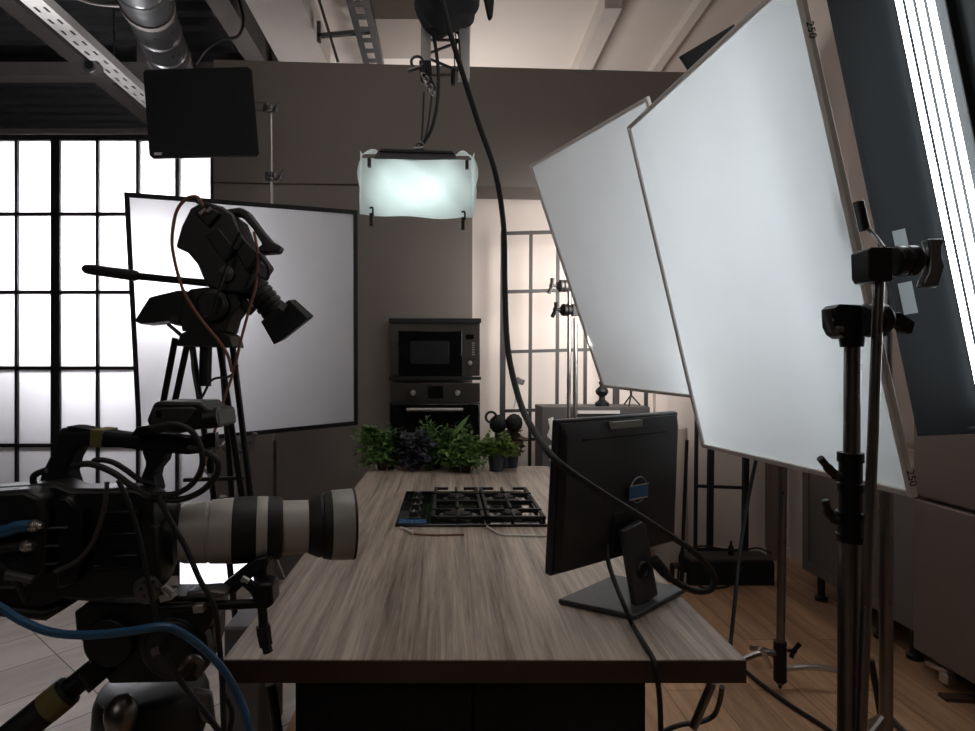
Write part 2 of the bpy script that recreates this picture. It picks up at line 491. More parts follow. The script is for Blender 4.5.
struct('trim_8', MB().span((-3.05, 5.9, 4.40), (-2.92, 6.05, 4.62)), STEELBEAM)

# frosted grid window on the left
WY = 4.05
wr = bpy.data.objects.new('window_1', None); COL.objects.link(wr); wr.location = (-2.5, WY, 0); wr['kind'] = 'structure'
wx1 = P(218, 0, WY).x
b = MB()
cols = [-22, 18.5, 57.5, 99, 139, 178, 215.5]
for c in cols:
    X = P(c, 0, WY).x
    w = .062 if c == 57.5 else (.05 if c == 215.5 else .018)
    b.span((X - w / 2, WY - .025, 0.0), (X + w / 2, WY + .02, 2.95))
for c in range(1, 12):
    X = P(-22 - 38.5 * c, 0, WY).x
    w = .062 if c % 4 == 0 else .018
    if X > -4.25: b.span((X - w / 2, WY - .025, 0.0), (X + w / 2, WY + .02, 2.95))
for yy in (138, 215, 292.5, 368, 445, 522):
    Z = P(0, yy, WY).z
    w = .05 if yy == 138 else .022
    b.span((-4.28, WY - .028, Z - w / 2), (wx1, WY + .018, Z + w / 2))
b.span((-4.28, WY - .028, 0.0), (wx1, WY + .018, .05))
b.build('window_frame', GRIDM, wr)
b = MB(); b.span((-4.28, WY - .006, .02), (wx1 - .01, WY + .0, 2.93))
b.build('window_pane', PANE, wr)
b = MB(); b.span((-4.28, WY - .05, 2.955), (P(222, 0, WY).x, WY + .05, 2.99))
b.build('window_rail', STEELBEAM, wr)

# ------------------------------------------------------------------ overhead services on the left
r = thing('cable_tray', 'bright perforated cable tray running away under the dark left ceiling', 'cable tray', (-2.72, 4.4, 3.8))
b = MB()
b.span((-2.79, 2.4, 3.80), (-2.65, 2.6, 3.803))
y = 2.6
while y < 6.6:       # slotted bottom
    b.span((-2.79, y, 3.80), (-2.762, y + .06, 3.803)); b.span((-2.742, y, 3.80), (-2.698, y + .06, 3.803)); b.span((-2.678, y, 3.80), (-2.65, y + .06, 3.803))
    b.span((-2.79, y + .06, 3.80), (-2.65, y + .14, 3.803)); y += .14
b.build('tray_bottom', TRAYM, r)
b = MB(); b.span((-2.793, 2.4, 3.80), (-2.79, 6.6, 3.87)); b.span((-2.65, 2.4, 3.80), (-2.647, 6.6, 3.87))
b.build('tray_side', TRAYM, r)
for y in (3.4, 4.9, 6.3): MB().cyl((-2.72, y, 3.804), (-2.72, y, 4.62), .006).build('hanger_rod', GALV, r)
r = thing('spot_clamp', 'small round clamp hanging from the bright perforated tray', 'clamp', (-2.66, 4.6, 3.72))
b = MB(); p = P(93, 68, 4.75); b.cyl(p + Vector((0, -.05, .0)), p + Vector((0, .05, 0)), .06, seg=18); b.build('clamp_body', GREYMETAL, r, .006)
b = MB(); b.cyl(p + Vector((0, -.055, 0)), p + Vector((0, -.05, 0)), .035); b.build('clamp_eye', BLK, r)
b = MB(); b.cyl(p + Vector((-.04, 0, .04)), p + Vector((-.04, 0, .14)), .012); b.build('clamp_stem', GREYMETAL, r)

r = thing('ventilation_duct', 'shiny round spiral duct under the dark ceiling above the black flag', 'duct', (-2.15, 4.4, 3.6))
b = MB(); b0 = P(128, -45, 3.5); b1 = P(172, 66, 5.2)
d = (b1 - b0); L = d.length
pr = []; t = 0
while t < L + .3:
    pr += [(t, .165), (t + .30, .165), (t + .31, .174), (t + .33, .174), (t + .34, .165)]; t += .345
b.lathe(b0, d, pr, 26); b.build('duct_pipe', GALV, r)
for k in (.55, 1.45):
    MB().lathe(b0, d, [(k * L / 1.7, .178), (k * L / 1.7 + .05, .178)], 26).build('pipe_clamp', STEELBEAM, r)
    q = b0 + d.normalized() * (k * L / 1.7 + .025); MB().cyl(q + Vector((0, 0, .17)), Vector((q.x, q.y, 4.62)), .008).build('hanger_rod', GALV, r)
tag(MB().tube([P(64, -6, 4.2), P(95, 4, 4.2), P(135, 6, 4.0), P(165, 2, 4.0), P(178, -8, 4.0)], .008).build('wire', WHITEP), 'thin pale wire sagging in front of the round duct', 'cable')
tag(MB().tube([P(196, 64, 5.0), P(206, 50, 5.0), P(222, 40, 5.0), P(238, 36, 5.0), P(243, 20, 5.0), P(238, -5, 5.0)], .012).build('wire', BLK), 'black wire looping up beside the duct toward the beam', 'cable')

r = thing('cable_tray', 'narrow slotted cable tray under the pale ceiling above the lamp mast', 'cable tray', (-.58, 4.6, 3.85))
b = MB(); cx = -.60
y = 3.2
while y < 6.4:
    b.span((cx - .075, y, 3.86), (cx - .03, y + .09, 3.863)); b.span((cx + .03, y, 3.86), (cx + .075, y + .09, 3.863)); b.span((cx - .075, y + .09, 3.86), (cx + .075, y + .15, 3.863)); y += .15
b.build('tray_bottom', GREYMETAL, r)
b = MB(); b.span((cx - .078, 3.2, 3.86), (cx - .075, 6.4, 3.93)); b.span((cx + .075, 3.2, 3.86), (cx + .078, 6.4, 3.93)); b.build('tray_side', GREYMETAL, r)
b = MB(); b.beam(P(318, 36, 4.6), P(376, 31, 4.6), .03, .03); b.beam(P(319, 22, 4.6), P(319, 42, 4.6), .03, .03, (0, 1, 0)); b.build('wall_bracket', GREYMETAL, r)
tag(MB().cyl(P(313, -20, 4.5), P(338, 62, 4.5), .011).build('hanging_rod', GREYMETAL), 'thin slanting steel rod under the pale ceiling', 'rod')

# ------------------------------------------------------------------ island: worktop and base
CX0, CX1, CY0, CY1 = -.383, .512, 1.025, 3.03
worktop = thing('kitchen_worktop', 'long grey-brown wood grain worktop of the kitchen island', 'worktop', (.06, 2.0, .86))
MB().span((CX0, CY0, .861), (CX1, CY1, .90)).build('top_slab', COUNTER, worktop, .0015)
MB().span((CX0 + .001, CY0 - .001, .8605), (CX1 - .001, CY0 + .002, .898)).build('edge_band', COUNTEREDGE, worktop)
isl = thing('island_base', 'black base cabinet carrying the wood grain island worktop', 'cabinet', (.05, 2.0, 0))
MB().span((-.275, 1.09, .06), (.36, 2.95, .860)).build('carcass', BLKMATT, isl)
b = MB(); b.span((-.255, 1.075, .10), (.045, 1.092, .845)); b.span((.05, 1.075, .10), (.35, 1.092, .845)); b.build('front_panel', BLKMATT, isl, .002)
MB().span((-.25, 1.12, 0), (.33, 2.92, .06)).build('plinth', BLK, isl)

# ------------------------------------------------------------------ built-in oven and microwave
OY = 3.91
def ox(x): return P(x, 0, OY).x
def oz(y): return P(0, y, OY).z
r = thing('microwave_oven', 'built-in dark steel microwave above the oven in the taupe wall', 'microwave', (0, OY, oz(378)))
MB().span((ox(390), OY, oz(376)), (ox(480), 3.985, oz(320))).build('housing', STEELD, r, .004)
MB().span((ox(389), OY - .02, oz(323)), (ox(481), OY + .01, oz(318.5))).build('top_trim', BLK, r, .002)
MB().span((ox(389), OY - .015, oz(380)), (ox(481), OY + .01, oz(376.5))).build('bottom_trim', BLK, r, .002)
d = MB().span((ox(398.5), OY - .018, oz(375)), (ox(462), OY + .004, oz(331))).build('door', GLASSBLK, r, .003)
MB().span((ox(410.5), OY - .020, oz(364)), (ox(449), OY - .016, oz(341.5))).build('door_window', M('dim_microwave_window', srgb(40, 40, 41), .12), d, .001)
MB().span((ox(466), OY - .004, oz(339)), (ox(473.5), OY + .004, oz(334.5))).build('display', GLASSBLK, r)
for i in range(6):
    MB().span((ox(472), OY - .006, oz(343.5 + i * 2.3)), (ox(474.5), OY + .004, oz(342.5 + i * 2.3))).build('button', KNOB, r)
MB().cyl((ox(470), OY + .002, oz(363)), (ox(470), OY - .022, oz(363)), .015, .013, 18).build('knob', KNOB, r, .002)
r = thing('built_in_oven', 'built-in steel oven under the microwave, behind the herbs', 'oven', (0, OY, oz(470)))
MB().span((ox(390), OY, oz(402)), (ox(480), 3.985, oz(383))).build('control_panel', STEELD, r, .003)
MB().span((ox(389.5), OY - .005, oz(468)), (ox(480), 3.985, oz(402.5))).build('housing', BLK, r, .003)
d = MB().span((ox(391), OY - .022, oz(465)), (ox(479), OY - .006, oz(404))).build('door', GLASSBLK, r, .003)
b = MB(); b.cyl((ox(407), OY - .055, oz(409)), (ox(463), OY - .055, oz(409)), .011)
b.box((ox(412), OY - .04, oz(409)), (.012, .04, .014)); b.box((ox(458), OY - .04, oz(409)), (.012, .04, .014)); b.build('door_handle', KNOB, d, .001)
MB().span((ox(428), OY - .004, oz(398)), (ox(443), OY + .004, oz(386))).build('display', GLASSBLK, r)
for x in (413, 457.5):
    MB().cyl((ox(x), OY + .002, oz(393)), (ox(x), OY - .028, oz(393)), .019, .016, 20).build('knob', KNOB, r, .002)

# ------------------------------------------------------------------ gas hob
HX0, HX1, HY0, HY1, HZ = -.163, .325, 1.872, 2.372, .9005
hob = thing('gas_hob', 'black glass gas hob with four burners set in the worktop', 'hob', (.08, 2.1, HZ))
MB().span((HX0, HY0, HZ), (HX1, HY1, HZ + .009)).build('glass_top', GLASSBLK, hob, .003)
for bx, by, br in ((.035, 2.23, .036), (.212, 2.23, .044), (.035, 1.98, .048), (.212, 1.98, .036)):
    u = MB().lathe((bx, by, HZ + .009), (0, 0, 1), [(0, br + .014), (.002, br + .014), (.003, br), (.009, br), (.010, br - .006)], 26).build('burner', GREYMETAL, hob)
    MB().lathe((bx, by, HZ + .019), (0, 0, 1), [(0, br - .004), (.004, br - .002), (.007, br - .008)], 26).build('burner_cap', IRON, u)
for gx0, gx1 in ((-.05, .120), (.126, .312)):
    b = MB(); z0, z1 = HZ + .019, HZ + .029
    b.span((gx0, HY0 + .018, z0), (gx0 + .012, HY1 - .018, z1)); b.span((gx1 - .012, HY0 + .018, z0), (gx1, HY1 - .018, z1))
    b.span((gx0, HY0 + .018, z0), (gx1, HY0 + .03, z1)); b.span((gx0, HY1 - .03, z0), (gx0 + .055, HY1 - .018, z1)); b.span((gx1 - .055, HY1 - .03, z0), (gx1, HY1 - .018, z1))
    ym = (HY0 + HY1) / 2
    b.span((gx0, ym - .006, z0), (gx1, ym + .006, z1))
    gm = .035 if gx0 < 0 else .212
    for by in (1.98, 2.23):
        b.span((gx0, by - .005, z0), (gm - .022, by + .005, z1 + .004)); b.span((gm + .022, by - .005, z0), (gx1, by + .005, z1 + .004))
        b.span((gm - .005, by - .105, z0), (gm + .005, by - .022, z1 + .004)); b.span((gm - .005, by + .022, z0), (gm + .005, by + .105, z1 + .004))
    for fx in (gx0 + .006, gx1 - .006):
        for fy in (HY0 + .024, HY1 - .024): b.cyl((fx, fy, HZ + .009), (fx, fy, z0), .006)
    b.build('pan_support', IRON, hob, .002)
for i in range(4):
    ky = 1.95 + i * .10
    u = MB().lathe((-.108, ky, HZ + .009), (0, 0, 1), [(0, .021), (.004, .021), (.006, .017), (.022, .015)], 20).build('knob', BLK, hob)
    MB().span((-.110, ky - .014, HZ + .031), (-.106, ky + .014, HZ + .034)).build('knob_pointer', KNOB, u)
MB().span((-.152, HY0 + .008, HZ + .0092), (-.066, HY0 + .06, HZ + .0102)).build('corner_sheen', BLUESHEEN, hob, label='bluish reflection painted as a strip on the hob corner')  # bluish reflection on the glass, put in as a thin coloured strip
o = MB().tube([PZ(401, 527, .905), PZ(408, 530.5, .905), PZ(414, 533, .906)], [.003, .0045, .006]).build('gas_lighter', WHITEP)
tag(o, 'small white stick lying by the near left hob corner', 'stick')
o = MB().tube([PZ(414, 534, .903), PZ(435, 535, .903), PZ(464, 534.5, .903)], .0028).build('cord', BROWNCABLE); tag(o, 'thin brown cord lying on the worktop before the hob', 'cord')
o = MB().tube([PZ(487, 526.5, .904), PZ(494, 531, .903), PZ(502, 534.5, .903), PZ(520, 535.5, .903), PZ(548, 536, .903)], .0026).build('cord', WHITEP); tag(o, 'thin pale cord lying between the hob and monitor', 'cord')

# ------------------------------------------------------------------ herbs at the far end
def pot(root, p, rr, h, m, soil=True):
    u = MB().lathe(p, (0, 0, 1), [(0, rr * .78), (.002, rr * .8), (h, rr), (h, rr + .004), (h - .006, rr + .004), (h - .006, rr - .002), (.006, rr * .76)], 22, cap=True).build('pot', m, root)
    if soil: MB().lathe(p + Vector((0, 0, .008)), (0, 0, 1), [(0, rr * .75), (h * .7, rr * .9)], 18).build('soil', SOIL, u)
def herb(label, px, Y, top, spread, kind, n, lw, style, potm=POTCLEAR, ph=.042, pr=.036, lean=0):
    Y = Y + .05; n = int(n * 1.9); spread *= 1.35; pr = min(pr, .040)
    p = P(px, 0, Y); p = Vector((p.x, Y, .9005))
    r = thing('potted_herb', label, 'plant', p, 'potted herbs along the far end of the island')
    pot(r, p, pr, ph, potm)
    H = CAMH - (top - CYP) / FPX * Y - .90
    st = MB(); fo = MB()
    for i in range(n):
        a = random.uniform(0, 2 * PI); rad = spread * math.sqrt(random.random())
        zt = ph + (H - ph) * (1 - .55 * (rad / spread) ** 2) * random.uniform(-.25, 1)
        tip = p + Vector((math.cos(a) * rad + lean * zt, math.sin(a) * rad * .6, max(zt, .012)))
        root = p + Vector((math.cos(a) * pr * .5, math.sin(a) * pr * .5, ph * .8))
        mid = (root + tip) / 2 + Vector((0, 0, .02))
        if style == 'trail' and i % 2 == 0:
            tip = p + Vector((-spread * random.uniform(.6, 1.5), random.uniform(-.04, .04), ph + (H - ph) * random.uniform(-.25, .8)))
            mid = p + Vector((-spread * .45, 0, H * .85))
        st.tube([root, mid, tip], .0013, 5, 4)
        d0 = (tip - mid)
        k = {'fern': 14, 'bush': 9, 'trail': 9, 'round': 7, 'curl': 11}[style]
        pts = spline([root, mid, tip], 6)
        for j in range(k):
            q = pts[int((.3 + .7 * j / max(1, k - 1)) * (len(pts) - 1))]
            dr = Vector((random.uniform(-1, 1), random.uniform(-1, 1), random.uniform(-.2, .9)))
            if style == 'fern': dr = d0.normalized() * .5 + dr * .8
            L = lw * random.uniform(.7, 1.25)
            W = L * {'fern': .35, 'bush': .6, 'trail': .75, 'round': .95, 'curl': .5}[style]
            fo.leaf(q, dr, (random.uniform(-.3, .3), random.uniform(-.6, .1), 1), L, W, random.uniform(.1, .7))
    st.build('stem', STEM, r)
    fo.build('foliage', LEAVES[kind], r, smooth=False)
    return r
herb('pale trailing herb with a drooping left shoot, leftmost of the herb row', 382, 2.86, 424, .07, 'light', 34, .032, 'trail', pr=.04)
herb('dark leafy herb just right of the trailing one, beneath the oven edge', 391, 2.90, 422, .075, 'dark', 44, .036, 'bush')
herb('dusky purple herb with round dark crown in the row', 414, 2.86, 423, .085, 'purple', 60, .034, 'round', pr=.05)
r = herb('tallest bright green feathery herb in the middle of the row', 436, 2.90, 412, .09, 'fern', 60, .028, 'fern', pr=.05)
herb('green bushy herb with one long blade standing up, right of the tallest', 456, 2.92, 420, .085, 'fern', 54, .034, 'bush', pr=.05)
b = MB(); q = P(451, 432, 2.90)
herb('low fresh green curly herb hiding its pot, nearest the hob', 466, 2.80, 432, .085, 'light', 66, .030, 'curl', pr=.045)
herb('yellow-green bushy herb in a dark blue pot, rightmost of the row', 496, 2.84, 432, .085, 'yellow', 64, .028, 'curl', POTDARK, .085, .045)
herb('brownish dry leafy herb behind the dark blue pot', 511, 2.95, 426, .05, 'brown', 26, .036, 'round', POTDARK, .08, .04)
bl = MB(); bl.leaf(P(449, 440, 2.93), P(470, 414, 2.93) - P(449, 440, 2.93), (0, -1, .3), .16, .025, .2)
for o in list(bpy.data.objects):
    if o.get('label', '').startswith('green bushy herb with one long'):
        bl.build('long_blade', LEAVES['light'], o, smooth=False)
p = P(503, 0, 3.0); p.z = .9005
r = thing('utensil_crock', 'tall dark crock behind the rightmost herbs holding black ladles', 'crock', p)
MB().lathe(p, (0, 0, 1), [(0, .035), (.004, .04), (.17, .042), (.172, .038), (.02, .034)], 22).build('crock_body', POTDARK, r)
for (x, y, lab, tilt) in ((498, 424, 'black round ladle with looped top leaning left in the crock', -1), (514, 423, 'black round ladle leaning right in the crock', 1)):
    q = P(x, y, 2.99)
    r = thing('ladle', lab, 'ladle', p + Vector((0, 0, .03)))
    MB().ball(q, .05, (.9, .45, .95)).build('ladle_bowl', BLK, r)
    MB().tube([q + Vector((0, 0, -.03)), p + Vector((tilt * .015, 0, .14)), p + Vector((tilt * .004, 0, .035))], .006).build('ladle_handle', BLK, r)
    if tilt < 0: MB().torus(q + Vector((-.035, -.01, .035)), (0, 1, 0), .026, .006).build('ladle_loop', BLK, r)

# ------------------------------------------------------------------ alcove at the back: grids, clutter
def grid_screen(label, Y, xs, ys, x0, x1, ytop, ybot, m, thick=.02, dy=0.0, thickset=()):
    p = P((x0 + x1) / 2, 0, Y); p.z = P(0, ybot, Y).z
    r = thing('metal_grid_screen', label, 'screen', p)
    for x in xs:
        w = thick * (1.7 if x in thickset else 1)
        b = MB(); b.beam(P(x, ytop, Y), P(x - 2, ybot, Y), w, w, (0, 1, 0)); b.build('upright_bar', m, r)
    for y in ys:
        b = MB(); b.beam(P(x0, y + dy, Y - .012), P(x1, y - dy, Y - .012), thick, thick); b.build('cross_bar', m, r)
    return r
FLY = 840 / 200.0
grid_screen('grey metal grid screen standing against the cream alcove wall', 4.2, [503.5, 531, 558, 586, 617, 647], [231.5, 290, 350, 409, 438, 500, 555], 502, 648, 231, 566.5, GRIDG, .022, 2, (503.5, 617))
grid_screen('dark metal grid screen standing behind the black case at right', 4.05, [697, 711.5, 746.5], [410, 487, 550], 696, 748, 380, 573.8, GRIDM, .020, -1, (711.5, 746.5))
struct('trim_9', MB().span((P(768, 0, 4.38).x, 4.34, 0), (P(778, 0, 4.38).x, 4.42, 2.6)), M('taupe_door_trim', srgb(120, 108, 102), .6))
struct('trim_10', MB().span((P(655, 0, 4.38).x, 4.36, 0.0), (P(667, 0, 4.38).x, 4.42, 2.6)), CREAM)
struct('baseboard_far', MB().span((.2, 4.40, 0), (2.9, 4.42, .07)), CREAM)
# dark cabinet with wavy cutouts
Yc = 3.75
r = thing('display_cabinet', 'dark grey low cabinet with pale wavy cutouts half hidden behind monitor', 'cabinet', (P(596, 0, Yc).x, Yc, 0))
MB().span((P(542, 0, Yc).x, Yc, .0), (P(650, 0, Yc).x, Yc + .3, P(0, 407, Yc).z)).build('carcass', M('dark_grey_board', srgb(72, 69, 68), .6), r, .003)
b = MB()
wav = [(548, 419), (553, 417), (556, 424), (553, 432), (557, 438), (552, 441), (547, 436), (550, 428)]
b.sil(wav, Yc - .006, .008); b.sil([(549, 446), (556, 443), (557, 449), (552, 454), (556, 460), (551, 463), (548, 456)], Yc - .006, .008)
b.sil([(550, 466), (556, 464), (556, 472), (551, 473)], Yc - .006, .008)
b.build('wavy_cutout', WHITEP, r)
MB().span((P(573, 0, Yc).x, Yc - .02, P(0, 413.5, Yc).z), (P(619, 0, Yc).x, Yc - .001, P(0, 410.5, Yc).z)).build('pale_edge_strip', WHITEP, r)
zt = P(0, 407, Yc).z
p = Vector((P(602, 0, 3.85).x, 3.85, zt))
r = thing('ornament', 'small black ornament with round middle on the dark cabinet', 'ornament', p)
b = MB(); b.lathe(p, (0, 0, 1), [(0, .045), (.02, .045), (.04, .02), (.06, .018), (.075, .035), (.095, .042), (.115, .03), (.13, .012), (.15, .022), (.165, .012)], 18); b.build('ornament_body', BLK, r)
p = Vector((P(631, 0, 3.85).x, 3.85, zt))
r = thing('mini_tripod', 'tiny black tripod standing on the dark cabinet', 'tripod', p)
for k in range(3):
    MB().cyl(p + Vector((0, 0, .07)), p + Vector((math.cos(k * 2.1) * .06, math.sin(k * 2.1) * .06, .004)), .005).build('leg', BLK, r)
MB().cyl(p + Vector((0, 0, .06)), p + Vector((0, 0, .13)), .007).build('post', BLK, r)
# chrome rod with a small grey head
p0 = P(515, 409, 4.1); p1 = P(519, 384, 4.1)
r = thing('clip_rod', 'slim pale rod with small grey clip at the grid screen', 'rod', p0)
MB().cyl(p0, p1, .012, .008).build('rod', WHITEP, r)
MB().box(P(520, 381, 4.1), (.06, .03, .04), Euler((0, .4, 0)).to_matrix()).build('clip_head', GREYMETAL, r, .006)
# white roll
p = Vector((P(668, 0, 4.18).x, 4.18, 0))
r = thing('foam_roll', 'white quilted roll standing on end behind the monitor', 'roll', p)
MB().lathe(p, (0, 0, 1), [(0, .10), (.02, .125), (.2, .13), (.5, .125), (.8, .13), (.98, .125), (1.0, .10)], 26).build('roll_body', ROLLM, r)
MB().torus(p + Vector((0, 0, .985)), (0, 0, 1), .06, .012).build('inner_turn', ROLLM, r)
p0 = P(687, 440, 3.82); p1 = P(681, 586.5, 3.82)
tag(MB().cyl(p1, p0, .011).build('pole', BLKTUBE), 'thin dark pole leaning beside the white quilted roll', 'pole')
# black case on the floor
p = PZ(731, 585, 0)
r = thing('equipment_case', 'low black equipment case on the floor before the dark grid', 'case', (p.x, 3.84, 0))
MB().span((P(689, 0, 3.84).x, 3.84, 0), (P(775, 0, 3.84).x, 4.02, .15)).build('case_body', BLKMATT, r, .008)
MB().span((P(690, 0, 3.84).x, 3.842, .15), (P(774, 0, 3.84).x, 4.018, .17)).build('case_lid', M('worn_grey_lid', srgb(62, 60, 58), .6, var=.2), r, .006)
MB().span((P(722, 0, 3.84).x, 3.835, .10), (P(742, 0, 3.84).x, 3.842, .125)).build('handle', BLK, r)
for (x, lab) in ((731, 'slender black bottle standing on the black case'),):
    q = Vector((P(x, 0, 3.93).x, 3.93, .171)); MBb = MB().lathe(q, (0, 0, 1), [(0, .018), (.05, .018), (.065, .008), (.09, .008)], 14)
    tag(MBb.build('bottle', BLK), lab, 'bottle')
o = MB().tube([P(690, 548, 3.93), P(702, 546, 3.93), P(722, 549, 3.9), P(740, 551, 3.9), P(757, 548, 3.93), P(771, 553, 3.93)], .006).build('cable', BLK)
tag(o, 'black cable lying across the top of the black case', 'cable')
p = PZ(682, 582, 0)
r = thing('power_adapter', 'black power adapter with pale plugs on the floor beside the case', 'adapter', (p.x, p.y, 0))
MB().box(p + Vector((0, .05, .05)), (.10, .08, .10)).build('adapter_body', BLK, r, .01)
for k in range(4): MB().cyl(p + Vector((-.05 + k * .03, -.02, .004)), p + Vector((-.045 + k * .03, -.02, .09 - k * .012)), .008).build('plug', WHITEP, r)
o = MB().tube([PZ(687, 570, .02), PZ(700, 586, .01), PZ(715, 588, .01), PZ(728, 586, .01), PZ(733, 581, .01)], .006).build('cable', BLK); tag(o, 'short black cable on the floor before the black case', 'cable')

# ------------------------------------------------------------------ right wall units
r = thing('base_cabinet', 'grey base cabinet on black feet along the right wall', 'cabinet', (2.5, 3.3, 0))
MB().span((2.22, 2.80, .15), (2.90, 3.71, .90)).build('carcass', CABG, r, .002)
for y0, y1 in ((2.81, 3.24), (3.25, 3.70)):
    d = MB().span((2.20, y0, .16), (2.219, y1, .88)).build('door', CABG, r, .001)
    b = MB()
    for a0, a1, z0, z1 in ((y0, y0 + .06, .16, .88), (y1 - .06, y1, .16, .88), (y0 + .06, y1 - .06, .16, .22), (y0 + .06, y1 - .06, .82, .88)): b.span((2.190, a0, z0), (2.201, a1, z1))
    b.build('door_rails', CABG, d, .002)
MB().span((2.19, 2.80, .90), (2.90, 3.72, .93)).build('worktop', COUNTER, r, .002)
for y in (2.88, 3.10, 3.60):
    b = MB().lathe((2.245, y, 0), (0, 0, 1), [(0, .035), (.02, .035), (.03, .02), (.15, .02)], 14); b.build('foot', BLK, r)
r = thing('refrigerator', 'tall brown steel refrigerator at the right edge beneath the lamp', 'refrigerator', (2.5, 2.3, 0))
MB().span((2.21, 1.80, .08), (2.90, 2.785, 2.0)).build('cabinet', STEELF, r, .004)
MB().span((2.155, 1.81, .10), (2.205, 2.775, .795)).build('lower_door', STEELF, r, .008)
MB().span((2.155, 1.81, .81), (2.205, 2.775, 1.99)).build('upper_door', STEELF, r, .008)
b = MB(); b.beam((2.18, 2.72, .06), (2.18, 2.60, .075), .03, .02); b.box((2.17, 2.6, .05), (.04, .05, .04)); b.build('hinge', CHROME, r, .003)
for y in (1.9, 2.7): MB().cyl((2.3, y, 0), (2.3, y, .08), .025).build('foot', BLK, r)
o = MB().box(PZ(960, 698, .008) , (.14, .05, .015), Matrix.Rotation(-.1, 3, 'Z')).build('floor_strip', COUNTEREDGE); tag(o, 'short dark wooden strip on the floor before the refrigerator', 'strip')

# ------------------------------------------------------------------ diffusion frames
def text_mesh(txt, size):
    c = bpy.data.curves.new('t', 'FONT'); c.body = txt; c.size = size; c.extrude = .0004; c.align_x = 'CENTER'; c.align_y = 'CENTER'
    o = bpy.data.objects.new('t', c); COL.objects.link(o)
    dg = bpy.context.evaluated_depsgraph_get(); dg.update()
    me = bpy.data.meshes.new_from_object(o.evaluated_get(dg))
    bpy.data.objects.remove(o); bpy.data.curves.remove(c)
    return me
def put_text(name, txt, size, mat, parent, pos, xa, za):
    """letters running along xa, facing za"""
    me = text_mesh(txt, size); x = Vector(xa).normalized(); z = Vector(za); z = (z - x * z.dot(x)).normalized(); y = z.cross(x)
    R = Matrix((x, y, z)).transposed().to_4x4()
    rt = parent
    while rt.parent: rt = rt.parent
    me.transform(Matrix.Translation(Vector(pos) - rt.location) @ R)
    me.materials.clear(); me.materials.append(mat)
    o = bpy.data.objects.new(name, me); COL.objects.link(o); o.parent = parent
    return o

def diffusion(name, label, TL, TR, BR, BL, tubem, silk, tw=.015, sag=.006, wrap=0):
    TL, TR, BR, BL = map(Vector, (TL, TR, BR, BL))
    c = (TL + TR + BR + BL) / 4
    u = (TR - TL + BR - BL) / 2; v = (BL - TL + BR - TR) / 2
    W, H = u.length, v.length
    u.normalize(); v = (v - u * v.dot(u)).normalized()
    nrm = u.cross(v)                # pointing away from the camera side for these frames
    r = thing(name, label, 'diffuser', c + v * H / 2)
    b = MB()
    Rm = Matrix((u, nrm, -v)).transposed()
    h = tw / 2
    b.box(c - u * (W / 2 - h), (tw, tw, H), Rm); b.box(c + u * (W / 2 - h), (tw, tw, H), Rm)
    b.box(c - v * (H / 2 - h), (W - 2 * tw, tw, tw), Rm); b.box(c + v * (H / 2 - h), (W - 2 * tw, tw, tw), Rm)
    fr = b.build('frame', tubem, r, .002)
    s = MB().sheet(lambda i, j: c + u * (i - .5) * (W - 2 * tw) + v * (j - .5) * (H - 2 * tw) + nrm * (sag * math.sin(PI * i) * math.sin(PI * j)), 24, 32)
    s.build('diffusion_cloth', silk, r)
    return r, fr, c, u, v, nrm, W, H
rA, frA, cA, uA, vA, nA, WA, HA = diffusion('diffusion_frame', 'largest white diffusion frame leaning over the worktop, nearest the camera',
    (.653, 2.2, 2.269), (.763, 1.343, 2.270), (1.057, 1.318, 1.108), (.946, 2.176, 1.106), ALU, SILKA)
rB, frB, cB, uB, vB, nB, WB, HB = diffusion('diffusion_frame', 'smaller looking white diffusion frame partly hidden behind the largest frame',
    (.412, 2.98, 2.403), (.72, 2.149, 2.370), (1.133, 2.345, 1.261), (.826, 3.177, 1.294), ALU, SILKA)
rC, frC, cC, uC, vC, nC, WC, HC = diffusion('diffusion_frame', 'black edged white silk frame standing behind the tilted camera',
    (-1.455, 2.768, 2.203), (-0.465, 3.299, 2.258), (-0.542, 3.435, 1.068), (-1.533, 2.903, 1.013), BLKTUBE, SILKC, .022)
# handwritten numbers on the near side of frame A
edge = cA + uA * (WA / 2 + .0004)
put_text('handwritten_number', '250', .026, INK, frA, edge + vA * (HA / 2 - .045), vA, uA)
put_text('handwritten_number', '250', .026, INK, frA, edge - vA * (HA / 2 - .135), vA, uA)

